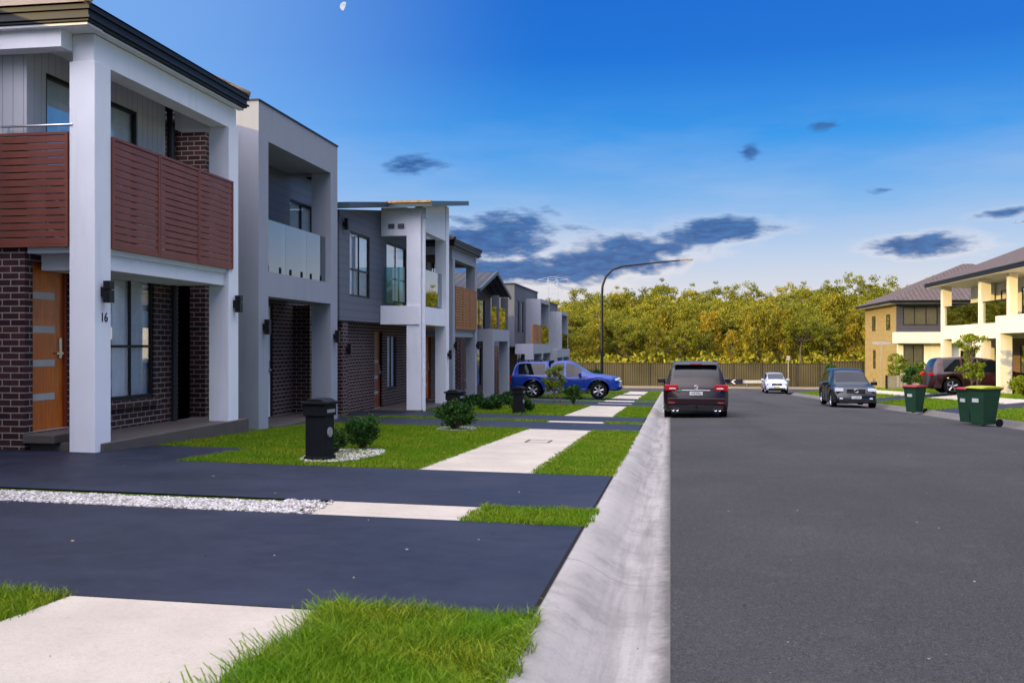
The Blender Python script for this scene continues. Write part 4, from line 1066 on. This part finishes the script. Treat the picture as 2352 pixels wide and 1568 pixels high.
lump=.5+.5*np.sin(X*.9+Y*.7)*np.sin(Y*.55-X*.31); frac=rng.uniform(0,1,n)**.8
Z=rz(Y)+top*frac*(.52+.36*lump)*np.clip((Y-92)/32,.35,1)
C=np.stack([X,Y,Z],1); Vv,Tt=leafquads(C,.27,.7,.5)
me=npmesh('wood',Vv,Tt,leaf_gum); o=bpy.data.objects.new('wood',me); COL.objects.link(o); props(o,'dense olive-green bushland behind the fence','wood','stuff')

def shrub(x,y,R,H,mat,label,n=1800,ls=.035,stem=False,name='shrub',dz=0):
    z=float(gz(x,y))+dz
    r=root(name,(x,y,z),label,'shrub' if name=='shrub' else 'tree')
    m=MB(); C=[]
    k=26
    for i in range(k):
        an=random.uniform(0,6.28); rr=R*math.sqrt(random.random())*.8; h=H*random.uniform(.35,.95)*(1-.35*(rr/R)**2)
        if stem: h=H*random.uniform(.3,1.); rr*=.9*(1-.5*abs(h/H-.6)); b=Vector((x,y,z+h*.6))
        else: b=Vector((x,y,z))
        t=Vector((x+math.cos(an)*rr,y+math.sin(an)*rr,z+h)); m.cyl(b,t,.012,.004,n=4)
        q=n//k; c=R*.38 if not stem else R*.28; d=rand_dirs(q)*(rng.uniform(.2,1,q)[:,None])*c; d[:,2]*=.8
        P=d+np.array(t); P[:,2]=np.maximum(P[:,2],z+.02); C.append(P)
    if stem: m.cyl((x,y,z-.1),(x,y,z+H*.95),.03,.01,n=6)
    m.obj('stem' if not stem else 'trunk',bark,r)
    if stem: MB().box(x+.2,x+.24,y-.02,y+.02,z-.1,z+H*.6).obj('stake',bark,r)
    C=np.concatenate(C); V,T=leafquads(C,ls,0,.55); V=V-np.array([x,y,z])
    me=npmesh('foliage' if not stem else 'crown',V,T,mat); o=bpy.data.objects.new('foliage' if not stem else 'crown',me); COL.objects.link(o); o.parent=r
shrub(-4.42,12.75,.22,.38,leaf_shrub,'low green shrub beside the black letterbox',2400,.020)
shrub(-4.27,13.5,.30,.50,leaf_shrub,'low green shrub beside the black letterbox',3600,.022)
shrub(-4.15,18.9,.40,.60,leaf_shrub,'rounded dark green shrub beside the second letterbox',4500,.028)
shrub(-4.2,28.3,.4,.5,leaf_shrub,'small dark shrub beside the third letterbox',2500,.035)
shrub(-4.2,36.2,.5,1.45,leaf_yel,'staked young tree with yellow-green leaves',1100,.055,True,'young_tree')
shrub(-3.6,37.5,.4,.75,leaf_shrub,'small dark shrub on the lawn',1200,.05)
shrub(-4.8,58,.8,1.9,leaf_shrub,'dense green bush by the footpath',3500,.07)
shrub(-5.6,60,.7,1.5,leaf_shrub,'dense green bush by the footpath',2500,.07)
for x,y in ((-6.2,29.2),(-5.4,29.6),(-6.6,33.5),(-5.8,34),(-6.5,39.6)): shrub(x,y,.45,.35,leaf_shrub,'low hedge plant at the edge of the lawn',1200,.05)
shrub(12.2,43.3,.75,2.6,leaf_yel,'young street tree with yellow-green leaves in evening sun',1500,.07,True,'young_tree')
shrub(13.3,40.5,.6,.8,leaf_yel,'yellow-green shrub on the verge',1500,.06)
shrub(12.6,55.5,.5,1.4,leaf_shrub,'green shrub in front of the house',1500,.06)
shrub(13.6,57.5,.6,1.6,leaf_yel,'yellow-green shrub in front of the house',1500,.07)
shrub(13.3,60.5,.6,1.9,leaf_yel,'slender young tree in evening sun',1000,.07,True,'young_tree')
shrub(14.2,66.5,.7,2.2,leaf_yel,'slender young tree in evening sun',900,.08,True,'young_tree')
shrub(11.4,74.5,.7,1.9,leaf_shrub,'small street tree near the fence',1200,.08,True,'young_tree')

def blades(x0,x1,y0,y1,dens,h,w,edge=.03,flop=.5):
    n=int(abs(x1-x0)*abs(y1-y0)*dens)
    x=rng.uniform(min(x0,x1)-edge,max(x0,x1)+edge,n); y=rng.uniform(y0-edge,y1+edge,n)
    wob=.5*edge*np.sin(y*11+np.sin(y*5)*2); x=x+np.where(rng.uniform(size=n)<.5,wob,0)
    cl=.55+.45*np.sin(x*9+1.3*np.sin(y*7))*np.sin(y*8+x*3)+rng.uniform(-.25,.25,n)
    hh=h*np.clip(.65+.5*cl,.3,1.4)*rng.uniform(.5,1.25,n)
    an=rng.uniform(0,2*np.pi,n); la=rng.uniform(0,2*np.pi,n); lm=hh*rng.uniform(.15,flop*1.6,n)
    z=gz(np.where(x>5,np.clip(x,8.93,99),np.clip(x,-99,-.63)),y)
    dx=np.cos(an)*w*.5;dy=np.sin(an)*w*.5; lx=np.cos(la)*lm; ly=np.sin(la)*lm
    V=np.stack([np.stack([x-dx,y-dy,z],1),np.stack([x+dx,y+dy,z],1),np.stack([x+dx*.8+lx*.35,y+dy*.8+ly*.35,z+hh*.6],1),np.stack([x-dx*.8+lx*.35,y-dy*.8+ly*.35,z+hh*.6],1),np.stack([x+lx,y+ly,z+hh*.95],1)],1).reshape(-1,3)
    i=np.arange(n)*5; T=np.concatenate([np.stack([i,i+1,i+2],1),np.stack([i,i+2,i+3],1),np.stack([i+3,i+2,i+4],1)])
    return V,T
regs=[(-.66,-1.48,2.0,4.42,17000,.066,.0045,.08,.9),(-2.9,-5.2,2.8,4.4,8000,.055,.005,.06,.8),(-.66,-1.5,7.3,8.1,9000,.05,.006,.06,.7),
 (-.66,-1.5,11,20,4000,.042,.007,.05,.6),(-2.86,-5.7,11.0,13.05,4000,.045,.007,.05,.6),(-2.86,-7.15,13.05,20,2700,.045,.009,.04,.5),
 (-.66,-1.5,23,23.8,2500,.05,.01,.03,.5),(-2.9,-7,23,23.8,1500,.05,.01,.03,.5),(-.66,-1.5,26.8,36.4,1200,.05,.014,.03,.5),(-2.9,-7,26.8,36.4,900,.06,.015,.03,.5),
 (-.66,-1.5,42.8,45,600,.06,.02,.03,.5),(-.66,-1.5,48.6,57,500,.06,.02,.03,.5),(-2.9,-6.5,48.6,57,300,.07,.025,.03,.5),(-.66,-1.5,60,74,250,.07,.03,.03,.5),(-2.9,-7,60,74,160,.08,.03,.03,.5),
 (8.95,11.2,22,33,700,.06,.014,.03,.5),(8.95,11.2,36,46.6,500,.06,.018,.03,.5),(12.5,16,30,46.6,250,.08,.02,.03,.5),(8.95,11.2,50.6,74,200,.07,.03,.03,.5),(12.5,17,50.6,69,150,.09,.03,.03,.5)]
VV=[];TT=[];o_=0
for rg in regs:
    V,T=blades(*rg); VV.append(V);TT.append(T+o_);o_+=len(V)
n=420
x=np.where(rng.uniform(size=n)<.5,rng.uniform(-1.62,-1.45,n),rng.uniform(-.72,-.6,n)); y=rng.uniform(2.4,4.5,n)
dirx=np.where(x<-1.2,-1,1)*rng.uniform(.3,1,n); diry=rng.uniform(-1,1,n); ln=rng.uniform(.05,.17,n); z=gz(np.minimum(x,-.63),y)
P0=np.stack([x,y,z+.02],1);P1=P0+np.stack([dirx*ln*.5,diry*ln*.4,ln*.45],1);P2=P0+np.stack([dirx*ln,diry*ln*.9,ln*.25],1); s=np.array([0,.0035,0])
V=np.stack([P0-s,P0+s,P1+s,P1-s,P2],1).reshape(-1,3); i=np.arange(n)*5
VV.append(V);TT.append(np.concatenate([np.stack([i,i+1,i+2],1),np.stack([i,i+2,i+3],1),np.stack([i+3,i+2,i+4],1)])+o_)
me=npmesh('grass',np.concatenate(VV),np.concatenate(TT),grass_m); o=bpy.data.objects.new('grass',me); COL.objects.link(o); props(o,'lush green lawn grass along the verge','grass','stuff')

bm=bmesh.new(); bmesh.ops.create_icosphere(bm,subdivisions=1,radius=1); ico_v=np.array([v.co[:] for v in bm.verts]); ico_f=np.array([[v.index for v in f.verts] for f in bm.faces]); bm.free()
def pebbles(pts,size):
    n=len(pts); sc=rng.uniform(.6,1.2,(n,3))*size; sc[:,2]*=.65
    V=ico_v[None]*sc[:,None,:]*rng.uniform(.85,1.15,(n,len(ico_v),1))
    a=rng.uniform(0,6.28,n); c,s=np.cos(a)[:,None],np.sin(a)[:,None]
    V=np.stack([V[...,0]*c-V[...,1]*s,V[...,0]*s+V[...,1]*c,V[...,2]],-1)+pts[:,None,:]
    T=ico_f[None]+(np.arange(n)*len(ico_v))[:,None,None]
    return V.reshape(-1,3),T.reshape(-1,3)
n=10000
px_=rng.uniform(-8.1,-2.75,n); py_=7.3+rng.uniform(.0,1,n)*np.where(px_>-3.2,.72,.56)
ok=(px_<-2.9)|(rng.uniform(size=n)<.25)
px_=px_[ok];py_=py_[ok]
P=np.stack([px_,py_,gz(px_,py_)+.006+rng.uniform(0,.014,len(px_))],1)
def bed(cx,cy,rx,ry,n):
    a=rng.uniform(0,6.28,n); r=np.sqrt(rng.uniform(0,1,n)); x=cx+rx*r*np.cos(a); y=cy+ry*r*np.sin(a); return np.stack([x,y,gz(x,y)+.012+rng.uniform(0,.012,n)],1)
P=np.concatenate([P,bed(-4.2,12.5,.42,1.15,2800),bed(-4.15,19.2,.38,.75,1000)])
V,T=pebbles(P,.020)
me=npmesh('gravel',V,T,pebble_m,True); o=bpy.data.objects.new('gravel',me); COL.objects.link(o); props(o,'white pebbles laid in strips and garden beds','gravel','stuff')
n=260
lx=np.concatenate([rng.uniform(-.5,8,130),rng.uniform(-6,0,130)]); ly=rng.uniform(2.2,22,n)
lz=np.where(lx>0,rz(ly)+.045*(1-((lx-4)/4)**2).clip(0,1),np.where(lx>-.6,rz(ly)+.01,gz(lx,ly)+.02))+.006
a=rng.uniform(0,6.28,n); L_=rng.uniform(.004,.016,n); w_=L_*rng.uniform(.25,.6,n)
dv=np.stack([np.cos(a)*L_,np.sin(a)*L_,np.zeros(n)],1); wv=np.stack([-np.sin(a)*w_,np.cos(a)*w_,rng.uniform(0,.006,n)],1); C=np.stack([lx,ly,lz],1)
V=np.stack([C-dv,C+wv,C+dv,C-wv],1).reshape(-1,3); i=np.arange(n)*4
me=npmesh('leaf_litter',V,np.concatenate([np.stack([i,i+1,i+2],1),np.stack([i,i+2,i+3],1)]),plain('dry_leaf',(.2,.165,.12),.8,.5,9)); o=bpy.data.objects.new('leaf_litter',me); COL.objects.link(o); props(o,'scattered dry leaves on the road and driveways','leaf litter','stuff')

# ------------------------------------------------------------------ pylon, moon
def pylon():
    X,Y=-35,298; zb=-2; zt=1.23+20.5
    r=root('transmission_tower',(X,Y,zb),'distant steel lattice transmission tower','transmission tower')
    m=MB(); t=.085
    def w(z): f=(z-zb)/(zt-zb); return 3.2*(1-f)+.8*f if f<.8 else 1.4
    lv=np.linspace(zb,zt-1,9)
    for a,b in zip(lv[:-1],lv[1:]):
        for (sx,sy) in ((-1,-1),(1,-1),(1,1),(-1,1)):
            m.cyl((X+sx*w(a),Y+sy*w(a),a),(X+sx*w(b),Y+sy*w(b),b),t,n=4)
        for sy in(-1,):
            m.cyl((X-w(a),Y+sy*w(a),a),(X+w(b),Y+sy*w(b),b),t*.7,n=4);m.cyl((X+w(a),Y+sy*w(a),a),(X-w(b),Y+sy*w(b),b),t*.7,n=4); m.cyl((X-w(b),Y+sy*w(b),b),(X+w(b),Y+sy*w(b),b),t*.7,n=4)
    for z,l in ((zt-1,4.6),(zt-4.5,5.2)):
        for s in (-1,1):
            m.cyl((X,Y,z+.8),(X+s*l,Y,z),t*.8,n=4); m.cyl((X,Y,z-.6),(X+s*l,Y,z),t*.8,n=4)
            m.cyl((X+s*l,Y,z),(X+s*l,Y,z-1.3),t*.6,n=4)
    m.obj('lattice',plain('galvanised_steel',(.3,.34,.42),.5),r)
pylon()
def moon():
    d=900; k=(791-1176)/2287; h=(790-15)/2287
    F=Vector((-math.sin(math.radians(9.04)),math.cos(math.radians(9.04)),0)); R=Vector((F.y,-F.x,0))
    p=Vector((0,0,1.23))+F*d+R*(k*d)+Vector((0,0,h*d))
    m,nt,b=newmat('moon_surface')
    n=noisen(nt,obc(nt),.35,4); c=mixc(nt,mapr(nt,n,.4,.6),(.85,.88,.95),(.6,.68,.85))
    e=nt.nodes.new('ShaderNodeEmission'); nt.links.new(c,e.inputs[0]); e.inputs[1].default_value=.9
    nt.links.new(e.outputs[0],nt.nodes['Material Output'].inputs[0])
    mb=MB(); rad=4.1; u=R; v=Vector((0,0,1)); tilt=math.radians(-20)
    ring=[]
    for i in range(24): 
        a=math.pi/2+math.pi*i/23; ring.append((rad*math.cos(a),rad*math.sin(a)))
    for i in range(1,23):
        a=-math.pi/2+math.pi*i/23; ring.append((rad*.18*math.cos(a),rad*math.sin(a)))
    c_,s_=math.cos(tilt),math.sin(tilt)
    mb.poly([tuple(p+u*(x*c_-y*s_)+v*(x*s_+y*c_)) for x,y in ring])
    o=mb.obj('moon',m); props(o,'pale gibbous moon in the evening sky','moon','structure')
moon()

# ------------------------------------------------------------------ world
w=bpy.data.worlds.new('World'); scene.world=w; w.use_nodes=True; nt=w.node_tree; bg=nt.nodes['Background']
sky=nt.nodes.new('ShaderNodeTexSky'); sky.sky_type='NISHITA'; sky.sun_disc=False; sky.sun_elevation=math.radians(SUN_EL); sky.sun_rotation=math.radians(180+SUN_A)
tc=nt.nodes.new('ShaderNodeTexCoord'); sp=nt.nodes.new('ShaderNodeSeparateXYZ'); nt.links.new(tc.outputs['Generated'],sp.inputs[0])
az=mth(nt,'MULTIPLY',mth(nt,'ARCTAN2',sp.outputs[0],sp.outputs[1]),57.2958); el=mth(nt,'MULTIPLY',mth(nt,'ARCSINE',sp.outputs[2]),57.2958)
cr=nt.nodes.new('ShaderNodeValToRGB'); nt.links.new(mapr(nt,el,-2,48),cr.inputs[0])
E=cr.color_ramp; E.elements[0].position=0; E.elements[0].color=(.80,.73,.70,1); E.elements[1].position=1; E.elements[1].color=(1.0,1.05,1.25,1)
for e,c in ((2.6,(.72,.70,.74)),(5.,(.48,.59,.79)),(8.,(.19,.43,.80)),(11.5,(.025,.285,.78)),(16,(.0,.155,.65)),(21,(.0,.125,.59)),(26,(.05,.22,.62)),(36,(.55,.68,.95))):
    q=E.elements.new((e+2)/50); q.color=(*c,1)
col=cr.outputs[0]
left=mapr(nt,az,-6,-32,0,.72,True)
col=mixc(nt,left,col,(.24,.47,.88))
wis=nt.nodes.new('ShaderNodeCombineXYZ'); nt.links.new(mth(nt,'MULTIPLY',az,.06),wis.inputs[0]); nt.links.new(mth(nt,'MULTIPLY',el,.28),wis.inputs[1])
col=mixc(nt,mth(nt,'MULTIPLY',mapr(nt,noisen(nt,wis.outputs[0],1.2,6),.42,.72,0,.38),mapr(nt,el,14,8)),col,(.50,.58,.78))
cv=nt.nodes.new('ShaderNodeCombineXYZ'); nt.links.new(mth(nt,'MULTIPLY',az,.75),cv.inputs[0]); nt.links.new(mth(nt,'MULTIPLY',el,2.4),cv.inputs[1])
nz=noisen(nt,cv.outputs[0],.36,6,.55); nz2=noisen(nt,cv.outputs[0],1.4,5,.55)
def ell(a,e,ra,re,t=0,amp=1.):
    dx=mth(nt,'SUBTRACT',az,a); dy=mth(nt,'SUBTRACT',mth(nt,'SUBTRACT',el,e),mth(nt,'MULTIPLY',dx,t))
    dd=mth(nt,'SQRT',mth(nt,'ADD',mth(nt,'POWER',mth(nt,'DIVIDE',dx,ra),2.),mth(nt,'POWER',mth(nt,'DIVIDE',dy,re),2.)))
    return mth(nt,'SUBTRACT',mth(nt,'MULTIPLY',mth(nt,'MAXIMUM',mth(nt,'SUBTRACT',1.,dd),-1.),1.),1.-amp)
ms=None
for a in ((-10.2,5.9,5.0,1.7,.09,1.05),(-3.4,4.9,5.6,1.35,.14,1.12),(2.2,6.3,4.4,.95,.10,1.05),(-9.5,4.2,6,1.1,-.02,1.),(-14.2,10.3,2.6,.8,.05,.78),(13.8,5.3,3.8,.85,.02,.82),(8.1,11.9,2.,.8,0,.5),(4.4,10.7,1.3,.9,0,.6),(17.5,6.8,3.,.5,.05,.55),(11.5,8.2,1.6,.4,0,.5)):
    e_=ell(*a); ms=e_ if ms is None else mth(nt,'MAXIMUM',ms,e_)
cf=mth(nt,'ADD',mth(nt,'MULTIPLY',ms,1.4),mth(nt,'ADD',mth(nt,'MULTIPLY',mth(nt,'SUBTRACT',nz,.5),3.0),mth(nt,'MULTIPLY',mth(nt,'SUBTRACT',nz2,.5),1.3)))
gate=mapr(nt,ms,-.6,.15,0,1,True)
cfac=mth(nt,'MULTIPLY',mapr(nt,cf,.0,.85,0,1,True),gate)
ccol=mixc(nt,mapr(nt,nz2,.38,.66),(.008,.07,.28),(.03,.14,.40))
fr=mth(nt,'MULTIPLY',mapr(nt,cf,-.55,.1,0,.5,True),mth(nt,'MULTIPLY',gate,mapr(nt,el,8,4)))
col=mixc(nt,fr,col,(.86,.79,.78))
col=mixc(nt,mth(nt,'MULTIPLY',cfac,.96),col,ccol)
nsk=nt.nodes.new('ShaderNodeVectorMath'); nsk.operation='SCALE'; nt.links.new(sky.outputs[0],nsk.inputs[0]); nsk.inputs['Scale'].default_value=.010
ad=mixc(nt,1.,col,nsk.outputs[0],'ADD')
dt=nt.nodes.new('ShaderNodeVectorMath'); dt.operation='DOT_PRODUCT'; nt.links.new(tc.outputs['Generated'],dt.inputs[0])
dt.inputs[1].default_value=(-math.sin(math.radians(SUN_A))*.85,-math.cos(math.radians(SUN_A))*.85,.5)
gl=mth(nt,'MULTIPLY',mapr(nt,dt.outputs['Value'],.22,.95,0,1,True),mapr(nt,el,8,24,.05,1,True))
glow_fill=nt.nodes.new('ShaderNodeVectorMath'); glow_fill.operation='SCALE'; glow_fill.inputs[0].default_value=(4.9,4.35,4.5); nt.links.new(gl,glow_fill.inputs['Scale'])  # added fill light: sky brightened on the sun side, behind the camera
ad=mixc(nt,1.,ad,glow_fill.outputs[0],'ADD')
zen_fill=nt.nodes.new('ShaderNodeVectorMath'); zen_fill.operation='SCALE'; zen_fill.inputs[0].default_value=(1.45,1.45,1.75); nt.links.new(mapr(nt,el,30,60,0,1,True),zen_fill.inputs['Scale'])  # added fill light: overhead sky raised above its natural brightness, out of view
ad=mixc(nt,1.,ad,zen_fill.outputs[0],'ADD')
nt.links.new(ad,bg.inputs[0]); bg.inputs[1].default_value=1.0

sun=bpy.data.lights.new('sun','SUN'); sun.energy=5; sun.angle=math.radians(.5); sun.color=(1,.72,.25)
so=bpy.data.objects.new('sun',sun); COL.objects.link(so)
d=Vector((math.sin(math.radians(SUN_A))*math.cos(math.radians(SUN_EL)),math.cos(math.radians(SUN_A))*math.cos(math.radians(SUN_EL)),-math.sin(math.radians(SUN_EL))))
so.rotation_euler=d.to_track_quat('-Z','Y').to_euler()

cam=bpy.data.cameras.new('camera'); cam.lens=35; cam.sensor_width=36; cam.clip_end=4000; cam.clip_start=.05; cam.shift_y=.0026
cam.dof.use_dof=True; cam.dof.focus_distance=20; cam.dof.aperture_fstop=7
co=bpy.data.objects.new('camera',cam); COL.objects.link(co); co.location=(0,0,1.23); co.rotation_euler=(math.radians(90),0,math.radians(9.04)); scene.camera=co
